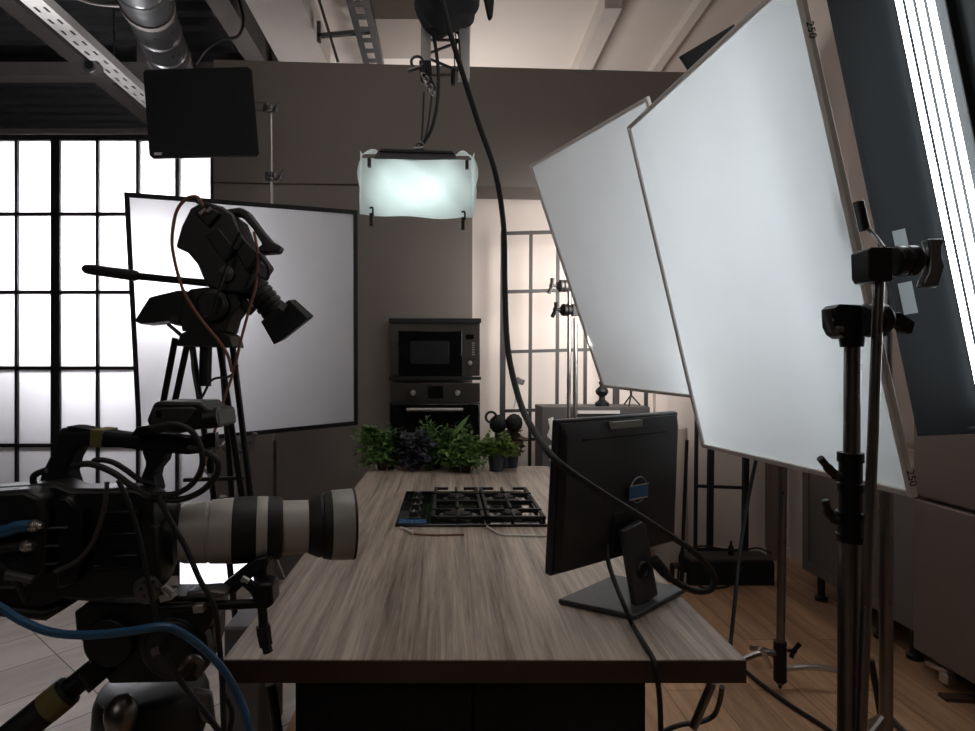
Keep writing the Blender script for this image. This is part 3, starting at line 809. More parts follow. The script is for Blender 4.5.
# ------------------------------------------------------------------ tube lamp banks behind the frames
def lamp_bank(label, c, axis, out, Ltube, doors, tubes=4, pitch=.043, glow=None, tr=.0185):
    """axis: along the tubes, pointing down; out: direction the light faces"""
    c = Vector(c); a = Vector(axis).normalized(); o_ = Vector(out); o_ = (o_ - a * o_.dot(a)).normalized(); s = a.cross(o_)
    R = Matrix((s, o_, a)).transposed()          # local x across, y outwards, z down
    r = thing('tube_lamp_bank', label, 'lamp', c + a * (Ltube / 2 + .1))
    w = tubes * pitch + .004
    h = MB(); h.box(c - o_ * .045, (w, .05, Ltube + .08), R); h.build('housing', BARN, r, .006)
    h = MB()
    h.box(c - s * (w / 2 + .004) - o_ * .032, (.008, .04, Ltube + .08), R); h.box(c + s * (w / 2 + .004) - o_ * .032, (.008, .04, Ltube + .08), R)
    h.box(c - a * (Ltube / 2 + .046), (w + .024, .06, .012), R); h.box(c + a * (Ltube / 2 + .046), (w + .024, .06, .012), R)
    h.build('housing_rim', BARN, r, .002)
    for i in range(tubes):
        q = c + s * (i - (tubes - 1) / 2) * pitch + o_ * .0
        MB().cyl(q - a * Ltube / 2, q + a * Ltube / 2, tr, seg=16).build('tube', glow or TUBEM, r)
    out_doors = []
    for side, dirv, length, width, ang in doors:
        sv = {'s-': -s, 's+': s, 'a-': -a, 'a+': a}[side]
        hinge = c + sv * ((w / 2 + .010) if side[0] == 's' else (Ltube / 2 + .054)) + o_ * (-.030 if side[0] == 's' else .012)
        dd = (o_ * math.cos(ang) + sv * math.sin(ang)).normalized()
        al = a if side[0] == 's' else s
        nn = al.cross(dd)
        Rd = Matrix((al, dd, nn)).transposed()
        b = MB(); b.box(hinge + dd * width / 2, (length, width, .003), Rd)
        for e in (-1, 1): b.box(hinge + dd * width / 2 + al * e * (length / 2 - .004), (.008, width, .008), Rd)
        b.box(hinge + dd * (width - .004), (length, .008, .008), Rd)
        out_doors.append((b.build('barn_door', BARN, r), hinge, dd, al, nn))
    return r, out_doors, a, o_, s
# near bank, right edge of the photograph
T0 = P(914, 0, 1.44); T1 = P(985, 340, 1.44)
ax = (T1 - T0).normalized()
cN = T0 + ax * ((2.42 - 1.30) / 2 / abs(ax.z) - (2.42 - T0.z) / abs(ax.z))
bankN, doorsN, aN, oN, sN = lamp_bank('large tube lamp bank with four bright tubes at the right edge', cN, ax, (-1, .02, -.2), 1.16,
    [('s+', 0, 1.29, .15, .80), ('s-', 0, 1.20, .20, 1.5), ('a-', 0, .16, .12, .8)], pitch=.029, tr=.0064)
# far bank behind frame B
F0 = P(726, 28, 2.85); F1 = P(700, 396, 2.95)
bankF, doorsF, aF, oF, sF = lamp_bank('tube lamp bank mostly hidden behind the smaller diffusion frame', (F0 + F1) / 2 + Vector((.02, 0, 0)), F1 - F0, (-1, -.35, -.1), 1.22,
    [('a-', 0, .34, .18, .75), ('a+', 0, .20, .13, 1.35)], glow=TUBEF)

# ------------------------------------------------------------------ stands
def thandle(b, p, axis, up, s=1.0):
    """winged T handle: stem along axis then a bar along up"""
    p = Vector(p); a = Vector(axis).normalized(); u = Vector(up).normalized()
    b.cyl(p, p + a * .022 * s, .006 * s)
    q = p + a * .022 * s
    R = frame_mat(a, u)
    b.tube([q - u * .03 * s + a * .004 * s, q - u * .012 * s, q, q + u * .012 * s, q + u * .03 * s + a * .004 * s], [.008 * s, .0075 * s, .009 * s, .0075 * s, .008 * s], 8, 4)
def griphead(r, p, axis, s=1.0, name='grip_head', m=None):
    p = Vector(p); a = Vector(axis).normalized()
    b = MB()
    b.lathe(p - a * .028 * s, a, [(0, .018 * s), (.006 * s, .022 * s), (.012 * s, .022 * s), (.014 * s, .026 * s), (.026 * s, .026 * s), (.027 * s, .023 * s), (.030 * s, .023 * s), (.031 * s, .026 * s), (.044 * s, .026 * s), (.05 * s, .018 * s), (.056 * s, .012 * s)], 22)
    b.box(p - a * .04 * s, (.03 * s, .036 * s, .05 * s), frame_mat(a, (0, 0, 1)))
    u = b.build(name, m or BLKMETAL, r, .002)
    b = MB(); thandle(b, p + a * .028 * s, a, (.25, 0, 1), s * 1.1); b.build('t_handle', m or BLKMETAL, u, label=None)
    return u

# near stand in front of the largest frame
YS = 1.22
top = P(852.5, 338, YS); bot = Vector((top.x - .008, YS, 0))
r = thing('light_stand', 'thick dark chrome stand in front of the largest diffusion frame', 'light stand', (bot.x, YS, 0))
jn = P(851, 512, YS)
MB().cyl(jn, top, .0150).build('upper_riser', DKCHROME, r)
MB().cyl(bot + Vector((0, 0, .12)), P(849.5, 524, YS), .0215).build('lower_column', DKCHROME, r)
b = MB(); b.lathe(P(850.5, 541, YS), (0, 0, 1), [(0, .027), (.015, .027), (.016, .024), (.045, .024), (.046, .027), (.06, .027), (.061, .022), (.10, .022), (.101, .025), (.118, .025), (.119, .021), (.16, .021), (.161, .024), (.18, .024)], 24)
col = b.build('locking_collar', BLKMETAL, r)
for (p0, p1, p2) in (((842, 478), (832, 472), (820, 458)), ((841, 517), (830, 516), (825, 500))):
    b = MB(); b.tube([P(*p0, YS), P(*p1, YS - .015), P(*p2, YS - .02)], [.007, .009, .007]); b.ball(P(p1[0] + 5, p1[1] + 4, YS - .015), .012, sub=1)
    b.build('locking_lever', BLK, col)
for k in range(3):
    an = math.radians(20 + 120 * k); e = bot + Vector((math.cos(an) * .42, math.sin(an) * .42, .012)); b = MB(); b.tube([bot + Vector((0, 0, .34)), bot + (e - bot) * .25 + Vector((0, 0, .22)), e], .012); b.build('leg', DKCHROME, r)
# grip heads on that stand
hd = MB(); hd.cyl(P(852, 347, YS), P(852, 337, YS), .021, .024)
hd.build('head_collar', BLKMETAL, r)
hd = MB()
hd.sil([(835, 308), (840, 304), (862, 305), (863, 338), (846, 338), (840, 334), (836, 326)], YS - .02, .045)
hd.lathe(P(862, 321, YS), (1, 0, .05), [(0, .030), (.006, .034), (.020, .034), (.021, .030), (.024, .030), (.025, .034), (.042, .034), (.05, .026), (.058, .014)], 24)
gh = hd.build('grip_head', BLKMETAL, r, .003)
hb = MB(); hb.cyl(P(836, 321, YS - .01), P(830, 321, YS - .01), .007); hb.prism([P(825, 309, YS - .015), P(831, 308, YS - .015), P(837, 331, YS - .015), P(832, 332, YS - .015)], (0, .014, 0)); hb.cyl(P(836, 329, YS - .02), P(843, 329, YS - .02), .006)
hb.build('small_lever', GREYMETAL, gh, .002)
hb = MB(); hb.cyl(P(889, 318, YS), P(897, 319, YS), .008); hb.prism([P(894, 313, YS - .01), P(901, 312, YS - .01), P(916, 322, YS - .01), P(913, 334, YS - .01), P(904, 332, YS - .01), P(897, 324, YS - .01)], (0, .02, 0)); hb.build('t_handle', BLKMETAL, gh, .003)
# grip arm rod with its own head, clamped in the lower head
rod0 = Vector((P(862, 731, 1.18).x - .004, 1.18, .06)); rod1 = P(880, 252, 1.18)
r2 = thing('grip_arm', 'thin dark rod with a grip head on top clamped beside the thick stand', 'grip arm', rod0)
MB().cyl(P(861, 740, 1.18), rod1, .0095).build('rod', DKCHROME, r2)
hd = MB(); hd.sil([(868, 250), (872, 247), (893, 247), (893, 281), (872, 281), (869, 276)], 1.155, .05)
hd.lathe(P(893, 261.5, 1.18), (1, 0, .03), [(0, .026), (.004, .030), (.018, .030), (.019, .026), (.022, .026), (.023, .030), (.040, .030), (.048, .022), (.054, .010), (.066, .010)], 24)
g2 = hd.build('grip_head', BLKMETAL, r2, .003)
for yy in (261, 275): MB().torus(P(868.5, yy, 1.175), (1, 0, 0), .0085, .003, 18, 6).build('socket_ring', CHROME, g2)
hb = MB()
hb.prism([P(928, 238.5, 1.17), P(946, 238.5, 1.17), P(942.5, 246, 1.17), P(942, 256, 1.17), P(945, 266, 1.17), P(942, 276, 1.17), P(939, 287, 1.17), P(923, 287, 1.17), P(925, 279, 1.17), P(929, 272, 1.17), P(930, 262, 1.17), P(931, 250, 1.17)], (0, .02, 0))
hb.cyl(P(919, 260, 1.18), P(931, 260, 1.18), .0075)
hb.build('t_handle', M('bare_steel_handle', srgb(96, 96, 98), .3, .8), g2, .004)
# bracket between upper head and frame A
b = MB(); b.tube([P(884, 248, 1.2), P(876, 237, 1.28), P(868, 229, 1.37)], .004, 8, 5)
b.build('clamp_arm', BLKMETAL, r2)
q = cA + uA * (WA / 2 + .02) - vA * .10 + nA * .02
b = MB(); b.box(P(861, 216, 1.375), (.07, .02, .02), frame_mat(vA, uA)); b.build('clamp_jaw', BLKMETAL, r2, .004)

# stand of the near lamp bank
p = Vector((P(886, 0, 1.9).x, 1.9, 0))
r = thing('light_stand', 'plain grey steel stand rising behind the corner of the largest frame', 'light stand', p)
MB().cyl(p + Vector((0, 0, .05)), p + Vector((0, 0, 1.18)), .019).build('column', DKCHROME, r)
MB().cyl(p + Vector((0, 0, 1.18)), P(888, 380, 1.9) + Vector((0, 0, .5)), .0145).build('riser', DKCHROME, r)
MB().cyl(p + Vector((0, 0, 1.12)), p + Vector((0, 0, 1.20)), .025).build('collar', BLKMETAL, r)
for k in range(3):
    an = math.radians(75 + 120 * k); e = p + Vector((math.cos(an) * .4, math.sin(an) * .4, .012)); MB().tube([p + Vector((0, 0, .3)), p + (e - p) * .3 + Vector((0, 0, .2)), e], .012).build('leg', DKCHROME, r)
# stand behind the worktop corner, carrying frame B
p = Vector((P(780, 0, 2.56).x, 2.56, 0))
r = thing('light_stand', 'steel stand with splayed legs on the wooden floor beyond the worktop corner', 'light stand', p)
MB().cyl(p + Vector((0, 0, .05)), p + Vector((.012, 0, 1.0)), .0175).build('column', DKCHROME, r)
MB().cyl(p + Vector((.012, 0, 1.0)), p + Vector((.02, 0, 2.2)), .013).build('riser', DKCHROME, r)
b = MB(); b.lathe(p + Vector((0, 0, .03)), (0, 0, 1), [(0, .006), (.03, .012), (.032, .026), (.20, .026), (.202, .022)], 18); b.build('leg_hub', BLKMETAL, r)
for (x, y, z0, z1) in ((741, 660, .19, .10), (846, 672, .12, .06), (752, 648, .16, .12)):
    e = P(x, y, 2.56 if x != 752 else 2.9)
    MB().tube([p + Vector((0, 0, z0 - .01)), (p + Vector((0, 0, z0)) + e) / 2 + Vector((0, 0, .01)), e], .013, 10, 5).build('leg', CHROME if x == 846 else DKCHROME, r)
b = MB(); thandle(b, p + Vector((.02, -.02, .2)), (.7, -.5, .2), (.5, 0, .8), 1.2); b.build('t_handle', BLKMETAL, r)
e = P(755, 672, 2.5); MB().tube([P(770, 668, 2.5), P(765, 655, 2.5), P(760, 648, 2.5)], .01).build('leg_brace', CHROME, r)

# slim stand with a grip rod beside its column, holding frame B at its far side
Ys = 3.35
t = P(575.5, 318, Ys); bt = Vector((P(574.5, 0, Ys).x, Ys, 0))
r = thing('light_stand', 'slim twin-pole chrome stand with two clamps at the left edge of the smaller diffusion frame', 'light stand', bt)
MB().cyl(bt + Vector((0, 0, .05)), t, .0135).build('column', CHROME, r)
MB().cyl(P(568.5, 440, Ys), P(569.5, 290, Ys), .011).build('grip_rod', CHROME, r)
for k in range(3):
    an = math.radians(50 + 120 * k); e = bt + Vector((math.cos(an) * .3, math.sin(an) * .3, .012)); MB().tube([bt + Vector((0, 0, .3)), bt + (e - bt) * .4 + Vector((0, 0, .18)), e], .010, 8, 4).build('leg', DKCHROME, r)
griphead(r, P(563, 286, Ys), (-1, -.2, 0), 1.3, m=GREYMETAL)
griphead(r, P(566, 310, Ys), (-1, -.3, 0), 1.3, m=BLKMETAL)

# stand with the black flag
Yf = 3.6
p = Vector((P(274, 0, Yf).x, Yf, 0))
r = thing('light_stand', 'thin grey stand behind the white silk holding the black flag', 'light stand', p)
MB().cyl(p + Vector((0, 0, .05)), P(274.5, 440, Yf), .013).build('column', DKCHROME, r)
MB().cyl(P(274.5, 440, Yf), P(271, 107, Yf), .0085).build('riser', CHROME, r)
for k in range(3):
    an = math.radians(200 + 55 * k); e = p + Vector((math.cos(an) * .33, math.sin(an) * .33, .012)); MB().tube([p + Vector((0, 0, .3)), p + (e - p) * .4 + Vector((0, 0, .18)), e], .010, 8, 4).build('leg', DKCHROME, r)
griphead(r, P(274, 176, Yf - .02), (1, -.3, 0), 1.0, m=GREYMETAL)
griphead(r, P(271, 108, Yf - .02), (1, -.4, -.1), .85, m=GREYMETAL)
b = MB(); b.tube([P(268, 103, Yf), P(250, 102, Yf)], .005, smooth=False); b.tube([P(268, 111, Yf), P(250, 110, Yf)], .005, smooth=False); b.tube([P(267, 102, Yf), P(268, 112, Yf)], .005, smooth=False); b.build('flag_bracket', GREYMETAL, r)
r = thing('black_flag', 'black rectangular flag panel held up beside the round duct', 'flag', P(200, 157, Yf))
poly = [(143, 72), (145, 69.5), (247, 66.5), (251, 69), (258, 152), (255.5, 155.5), (152, 158), (149, 155)]
MB().sil(poly, Yf - .03, .025).build('panel', BLKMATT, r, .004)
MB().sil([(154, 152.5), (162, 152.5), (161, 155), (154, 155)], Yf - .032, .003).build('small_tag', WHITEP, r)

# stand feet / head visible under the white silk
p = Vector((P(234, 0, 3.15).x, 3.15, 0))
r = thing('light_stand', 'slim stand clamped beneath the white silk frame', 'light stand', p)
MB().cyl(p + Vector((0, 0, .05)), P(238, 436, 3.15), .012).build('column', CHROME, r)
for k in range(3):
    an = math.radians(10 + 120 * k); e = p + Vector((math.cos(an) * .3, math.sin(an) * .3, .012)); MB().tube([p + Vector((0, 0, .3)), p + (e - p) * .4 + Vector((0, 0, .18)), e], .010, 8, 4).build('leg', DKCHROME, r)
griphead(r, P(240, 443, 3.12), (1, -.4, .1), 1.5, m=GREYMETAL)
griphead(r, P(229, 447, 3.12), (-1, -.4, .1), 1.3, m=GREYMETAL)

# ------------------------------------------------------------------ lamp mast and soft lamp over the hob
Ym = 2.55
r = thing('lamp_mast', 'grey lattice lamp mast hanging from the ceiling', 'mast', P(446, 70, Ym))
b = MB(); b.beam(P(426, -160, Ym), P(426, 66, Ym), .042, .034, (0, 1, 0)); b.build('mast_column', ALU, r, .003)
b = MB(); b.beam(P(468, -160, Ym), P(463.5, 81, Ym), .05, .034, (0, 1, 0)); b.build('mast_column', ALU, r, .003)
b = MB()
for (q0, q1) in (((430, 33), (461, 28)), ((430, 53), (461, 41)), ((430, 59), (461, 72)), ((430, 75), (456, 75)), ((430, 40), (460, 40)), ((452, 28), (461, 36)), ((430, 20), (461, 5)), ((430, 0), (461, 14)), ((430, -20), (461, -40)), ((430, -60), (461, -45))):
    MB().cyl(P(*q0, Ym), P(*q1, Ym), .006).build('lattice_bar', GREYMETAL, r)
b = MB()
for x in (455, 458, 461): b.tube([P(x - 3, 30, Ym - .05), P(x - 1, 50, Ym - .05), P(x, 72, Ym - .05)], .0025)
b.build('mast_wires', BLK, r)
MB().cyl(P(453, 70, Ym), P(453, 85, Ym), .009).build('hanging_tip', BLK, r)
# cloth wrap on the mast
r = thing('cloth_wrap', 'black cloth bundle wrapped round the mast at the top edge', 'cloth bundle', P(450, 28, 2.4))
b = MB()
c0 = P(449, -6, 2.40)
bmesh.ops.create_icosphere(b.bm, subdivisions=4, radius=1)
for vtx in b.bm.verts:
    d = vtx.co.copy(); k = 1 + .07 * math.sin(6 * d.x + 4 * d.z) + .05 * math.sin(9 * d.y - 5 * d.x)
    vtx.co = c0 + Vector((d.x * .135 * k, d.y * .17 * k, d.z * .135 * k + .03 * d.x))
b.build('bundle', BLKMATT, r)
MB().prism([P(483, -8, 2.4), P(495, -8, 2.4), P(493, 14, 2.4), P(490, 18, 2.4), P(488, 15, 2.4)], (0, .03, 0)).build('loose_end', BLKMATT, r, .005)
# clamp with chain
r = thing('pipe_clamp', 'steel pipe clamp gripping the bottom of the mast', 'clamp', P(424, 78, 2.5))
b = MB(); b.sil([(419, 60), (431, 60), (432, 74), (428, 80), (420, 76)], 2.50, .05); b.cyl(P(424, 72, 2.5), P(434, 92, 2.5), .018); b.build('clamp_body', BLKMETAL, r, .003)
MB().torus(P(417, 62, 2.5), (0, 1, 0), .024, .006).build('clamp_ring', GREYMETAL, r)
MB().cyl(P(408, 71, 2.5), P(420, 67, 2.5), .008).build('clamp_screw', GREYMETAL, r)
b = MB()
for k in range(5): b.torus(P(424 + k * 2, 76 + k * 4, 2.48), (1, (k % 2) * 2 - 1, .3), .014, .004, 14, 6)
b.build('hook_chain', CHROME, r)
o = MB().tube([P(424, 92, 2.48), P(423, 120, 2.45), P(421, 150, 2.42)], .004).build('suspension_wire', BLK); tag(o, 'left thin wire carrying the soft lamp under the mast', 'wire')
o = MB().tube([P(432, 95, 2.48), P(428, 125, 2.45), P(422, 150, 2.42)], .004).build('suspension_wire', BLK); tag(o, 'right thin wire carrying the soft lamp under the mast', 'wire')
o = MB().tube([P(432, 28, 2.40), P(436, 50, 2.40), P(438.5, 75, 2.4), P(437, 105, 2.4), P(431, 130, 2.4), P(420, 148, 2.42)], .007).build('lamp_cable', RUBBER); tag(o, 'black cable curving from the cloth bundle to the soft lamp', 'cable')
# soft lamp
r = thing('soft_lamp', 'glowing soft lamp wrapped in white cloth above the hob', 'lamp', P(417, 150, 2.42))
tl, tr_, br, bl_ = P(362, 158, 2.36), P(471, 160, 2.36), P(473, 218, 2.46), P(360, 214, 2.46)
# tilted box: front face is the cloth, body behind it
nf = (tr_ - tl).cross(bl_ - tl).normalized()
if nf.y > 0: nf = -nf
bk = -nf
cc = (tl + tr_ + br + bl_) / 4
def fp(i, j, d=0.0, inset=0.0):
    i = inset + i * (1 - 2 * inset); j = inset + j * (1 - 2 * inset)
    return (tl * (1 - i) + tr_ * i) * (1 - j) + (bl_ * (1 - i) + br * i) * j + bk * d
b = MB(); b.hexa([fp(0, 1, .085, .06), fp(1, 1, .085, .06), fp(1, 1, .13, .06), fp(0, 1, .13, .06), fp(0, 0, .085, .06), fp(1, 0, .085, .06), fp(1, 0, .13, .06), fp(0, 0, .13, .06)])
b.build('housing', BLK, r, .004)
b = MB(); b.hexa([fp(0, 1, .078, .16), fp(1, 1, .078, .16), fp(1, 1, .084, .16), fp(0, 1, .084, .16), fp(0, 0, .078, .16), fp(1, 0, .078, .16), fp(1, 0, .084, .16), fp(0, 0, .084, .16)])
b.build('led_panel', LEDM, r)
def wr_(i, j):
    e = (abs(i - .5) * 2) ** 6
    return fp(i, j, .006 * math.sin(9 * i + 4 * j) * (1 - e) + .004 * math.sin(17 * i - 8 * j) + .012 * math.sin(PI * i) * -1)
b = MB().sheet(wr_, 30, 18); b.build('front_cloth', GAUZE, r)
def puff(side):
    x = 0 if side < 0 else 1
    def f(i, j):
        a = PI * .55 * i
        base = fp(x, j, 0)
        o2 = (tr_ - tl).normalized() * side
        wob = .006 * math.sin(14 * j + 5 * i) + .008 * math.sin(5 * j)
        return base + o2 * (math.sin(a) * (.018 + wob) ) + bk * (.13 * i) + Vector((0, 0, (.022 if j < .2 else 0) * math.sin(PI * min(1, i * 1.2)) * (1 - j / .2 if j < .2 else 0)))
    return f
for sd in (-1, 1):
    b = MB().sheet(puff(sd), 10, 24); b.build('side_cloth', GAUZE, r)
b = MB().sheet(lambda i, j: fp(i, 1, .12 * j) + Vector((0, 0, -.006 * math.sin(PI * i) - .004 * math.sin(11 * i))), 24, 6); b.build('bottom_cloth', GAUZE, r)
for x0, x1 in ((-.02, .20), (.84, 1.01)):
    b = MB().sheet(lambda i, j: fp(x0 + (x1 - x0) * i, 0, .12 * j) + Vector((0, 0, .03 * math.sin(PI * i) * math.sin(PI * min(1, .3 + j)) + .003)), 12, 8); b.build('gathered_cloth', GAUZE, r)
b = MB(); b.sil([(378, 150.5), (454, 152.5), (458, 158), (418, 161), (374, 157.5)], 2.35, .05); b.build('top_visor', M('dark_grey_visor', srgb(90, 88, 90), .5), r, .002)
MB().sil([(381, 148.5), (452, 151), (454, 153), (379, 151)], 2.34, .08).build('visor_edge', BLK, r)
b = MB(); b.cyl(P(414, 150, 2.40), P(424, 149, 2.40), .012); b.torus(P(420, 146, 2.41), (0, 1, 0), .014, .005); b.build('yoke_eye', GREYMETAL, r)
for (x, y) in ((369, 158), (467, 160)):
    MB().sil([(x - 1.6, y), (x + 1.6, y), (x + 1.6, y + 8), (x - 1.6, y + 8)], 2.335, .02).build('clip', BLK, r)
for (x, y) in ((371, 213), (463, 217)):
    b = MB(); b.sil([(x - 1.6, y), (x + 1.6, y), (x + 1.6, y + 12), (x - 1.6, y + 12)], 2.43, .02); b.tube([P(x - 1.5, y - 5, 2.43), P(x + 1.5, y - 5, 2.43), P(x + 2, y + 3, 2.43)], .004); b.build('clip', BLKMETAL, r)

# ------------------------------------------------------------------ monitor on the worktop
ML = Vector((.207, 1.16)); MR = Vector((.524, 1.386))
d2 = (MR - ML); MWd = d2.length; d2 = d2.normalized()
mx = Vector((d2.x, d2.y, 0)); mn = Vector((d2.y, -d2.x, 0))           # mn: towards the photographer
tilt = math.radians(4)
mz = (Vector((0, 0, 1)) * math.cos(tilt) + mn * math.sin(tilt)).normalized(); mo = mx.cross(mz).normalized()
if mo.dot(mn) < 0: mo = -mo
mc = Vector(((ML.x + MR.x) / 2, (ML.y + MR.y) / 2, (.992 + 1.297) / 2))
MRt = Matrix((mx, -mo, mz)).transposed()
def mp(a, c_, o_=0): return mc + mx * a + mz * c_ + mo * o_
HM = .307
base_c = Vector((.374, 1.27, .9005))
r = thing('computer_monitor', 'black computer monitor seen from behind on the worktop', 'monitor', base_c)
MB().box(mc - mo * .008, (MWd, .018, HM), MRt).build('screen_housing', MONITORM, r, .004)
MB().box(mc - mo * .0178, (MWd - .02, .002, HM - .025), MRt).build('screen', SCREEN, r)
b = MB()
o0, o1 = .001, .034
A_ = [(-MWd / 2 + .004, -HM / 2 + .004), (MWd / 2 - .004, -HM / 2 + .004), (MWd / 2 - .004, HM / 2 - .004), (-MWd / 2 + .004, HM / 2 - .004)]
B_ = [(-MWd / 2 + .012, -HM / 2 + .012), (MWd / 2 - .012, -HM / 2 + .012), (MWd / 2 - .012, HM / 2 - .030), (-MWd / 2 + .012, HM / 2 - .030)]
b.hexa([mp(q[0], q[1], o0) for q in A_] + [mp(q[0], q[1], .020 if i < 2 else .012) for i, q in enumerate(B_)])
b.build('back_cover', MONITORM, r, .004)
MB().box(mp(.0, HM / 2 - .017, .0075), (.10, .010, .014), MRt).build('label_sticker', STICKER, r)
MB().box(mp(.0, HM / 2 - .040, .0125), (.27, .003, .0035), MRt).build('vent_slot', BLK, r)
MB().box(mp(.0, -.085, .0205), (.075, .003, .08), MRt).build('mount_plate', MONITORM, r, .001)
lg = MB().torus(mp(.036, -.004, .0225), mo, .0275, .0016, 34, 6).build('round_logo', LOGO, r)
MB().box(mp(.034, -.007, .0245), (.062, .0012, .028), MRt).build('tape_patch', BLUETAPE, lg)
MB().box(mp(.034, -.0215, .0252), (.062, .0008, .0026), MRt).build('tape_edge', WHITEP, lg); MB().box(mp(.034, .0075, .0252), (.062, .0008, .0022), MRt).build('tape_edge', WHITEP, lg)
# neck and base
nk0 = PZ(645, 601, .911); nk1 = mp(.0, -.07, .036)
b = MB(); b.beam(nk0, nk1, .016, .074, mx)
b.build('stand_neck', MONITORB, r, .004)
nd = (nk1 - nk0).normalized(); no = nd.cross(mx).normalized()
if no.dot(mo) < 0: no = -no
b = MB(); q = nk0 * .58 + nk1 * .42; b.torus(q + no * .009, no, .014, .004, 24, 6); b.cyl(q + no * .0082, q + no * .0095, .0135); b.build('cable_hole', BLK, r)
b = MB(); b.prism([PZ(558, 604, .9008), PZ(635, 621, .9008), PZ(687, 592, .9008), PZ(614, 579, .9008)], (0, 0, .011)); b.build('stand_base', MONITORB, r, .003)

# ------------------------------------------------------------------ cables round the monitor
o = MB().tube([P(430, -60, 1.5), P(447, 20, 1.5), P(459, 62, 1.5), P(478, 122, 1.5), P(495, 172, 1.48), P(503.5, 225, 1.46), P(505, 290, 1.42), P(508, 350, 1.36), P(520, 402, 1.28), P(535, 433, 1.18), P(556, 460, 1.08), P(590, 485, 1.10), P(625, 507, 1.14), P(660, 529, 1.19), P(695, 553, 1.24),
               P(713, 574, 1.27), P(711, 589, 1.27), P(695, 591, 1.27), P(674, 581, 1.26), P(661, 569, 1.25)], .0068, 10).build('power_cable', RUBBER)
tag(o, 'long black cable hanging from above and looping past the monitor', 'cable')
r = thing('cable_plug', 'black plug on the cable loop beside the monitor neck', 'plug', P(660, 567, 1.25))
MB().cyl(P(654, 559, 1.24), P(665, 573, 1.25), .011).build('plug_body', RUBBER, r, .002)
MB().cyl(P(665, 573, 1.25), P(670, 579, 1.255), .009, .007).build('strain_relief', RUBBER, r)
o = MB().tube([P(608, 545, 1.22), P(608, 560, 1.20), P(614, 580, 1.17), P(624, 605, 1.12), PZ(632, 624, .905), PZ(645, 645, .906), P(654, 661, 1.02), P(657.5, 680, 1.012), P(660, 705, 1.012), P(661, 740, 1.012)], .0045, 10).build('monitor_cable', RUBBER)
tag(o, 'black cable from the monitor running over the worktop edge', 'cable')
o = MB().tube([P(757, 455, 2.3), P(748, 500, 2.3), P(740, 552, 2.25), P(736, 590, 2.2), P(731, 640, 2.15), P(728, 662, 2.1)], .007).build('hanging_cable', RUBBER)
tag(o, 'black cable hanging down behind the right corner of the worktop', 'cable')
o = MB().tube([PZ(742, 668, .01), PZ(760, 683, .01), PZ(790, 705, .01), PZ(820, 724, .01), PZ(850, 745, .01)], .009).build('floor_cable', RUBBER)
tag(o, 'thick black cable on the wooden floor beneath the steel stand', 'cable')
o = MB().tube([P(722, 687, 1.9), P(720, 700, 1.95), P(714, 715, 2.0), P(700, 722, 2.0), P(680, 725, 2.0), P(664, 732, 2.0), P(650, 745, 2.0)], .008).build('floor_cable', RUBBER)
tag(o, 'black cable curling beneath the right end of the worktop', 'cable')
o = MB().cyl(P(712, 683, 1.95), P(693, 728, 1.95), .014).build('stand_leg_pole', DKCHROME); tag(o, 'slanting steel pole beneath the right end of the worktop', 'pole')
o = MB().cyl(P(871, 660, 2.0), P(886, 745, 2.0), .010).build('slanting_pole', BLKTUBE); tag(o, 'dark slanting rod between the two right stands', 'rod')

# ------------------------------------------------------------------ tilted camera on its tripod (left, far)
Y2 = 2.0
foot = Vector((P(205, 0, Y2).x, Y2, 0))
tri = thing('camera_tripod', 'tall black tripod carrying the tilted camera before the white silk', 'tripod', foot)
b = MB(); b.sil([(176, 346), (180, 334), (188, 330), (222, 331), (229, 335), (232, 347)], Y2 - .05, .12); b.build('bowl', BLK, tri, .004)
MB().cyl(P(206, 345, Y2), P(205, 386, Y2), .020).build('centre_column', BLK, tri)
feet = [P(182, 338, Y2), P(225, 338, Y2), P(206, 338, Y2)]
ends = [Vector((P(85, 0, Y2).x, Y2 + .05, .01)), Vector((P(276, 0, Y2).x, Y2 + .08, .01)), Vector((foot.x - .04, Y2 + .5, .01))]
for k in range(3):
    b = MB(); sd = Vector((.022, 0, 0)) if k < 2 else Vector((.05, 0, 0))
    mid = feet[k] * .55 + ends[k] * .45
    b.cyl(feet[k] - sd, mid - sd * .6, .0105); b.cyl(feet[k] + sd, mid + sd * .6, .0105); b.cyl(mid + (feet[k] - mid) * .15, ends[k], .012)
    b.box(mid, (.09 if k < 2 else .12, .03, .045)); b.build('leg', BLKMETAL, tri, label=None)
    MB().lathe(ends[k] + Vector((0, 0, -.01)), (0, 0, 1), [(0, .03), (.02, .03), (.03, .015)], 14).build('rubber_foot', RUBBER, tri)
b = MB(); b.beam(P(184, 480, Y2 + .05), P(244, 478, Y2 + .05), .015, .012); b.beam(P(214, 478, Y2 + .05), P(206, 470, Y2 + .3), .015, .012); b.build('spreader', BLK, tri)
b = MB(); b.sil([(182, 331), (180, 318), (183, 297), (190, 289), (206, 287), (228, 288), (236, 294), (240, 304), (230, 318), (226, 332)], Y2 - .05, .11)
b.lathe(P(213, 305, Y2 - .06), (0, -1, 0), [(0, .052), (.012, .052), (.014, .044), (.02, .042)], 24)
hd = b.build('fluid_head', BLK, tri, .004)
MB().lathe(P(227, 274, Y2 - .07), (0, -1, 0), [(0, .026), (.01, .026), (.012, .02), (.018, .008)], 18).build('tilt_knob', GREYMETAL, hd)
b = MB(); b.cyl(P(215, 284, Y2), P(136, 276, Y2), .012); b.build('pan_bar', BLKMETAL, hd)
b = MB(); b.lathe(P(138, 276, Y2), P(83, 268.5, Y2) - P(138, 276, Y2), [(0, .014), (.01, .018), (.04, .0185), (.16, .0175), (.178, .015), (.186, .008)], 18); b.build('pan_bar_grip', RUBBER, hd)
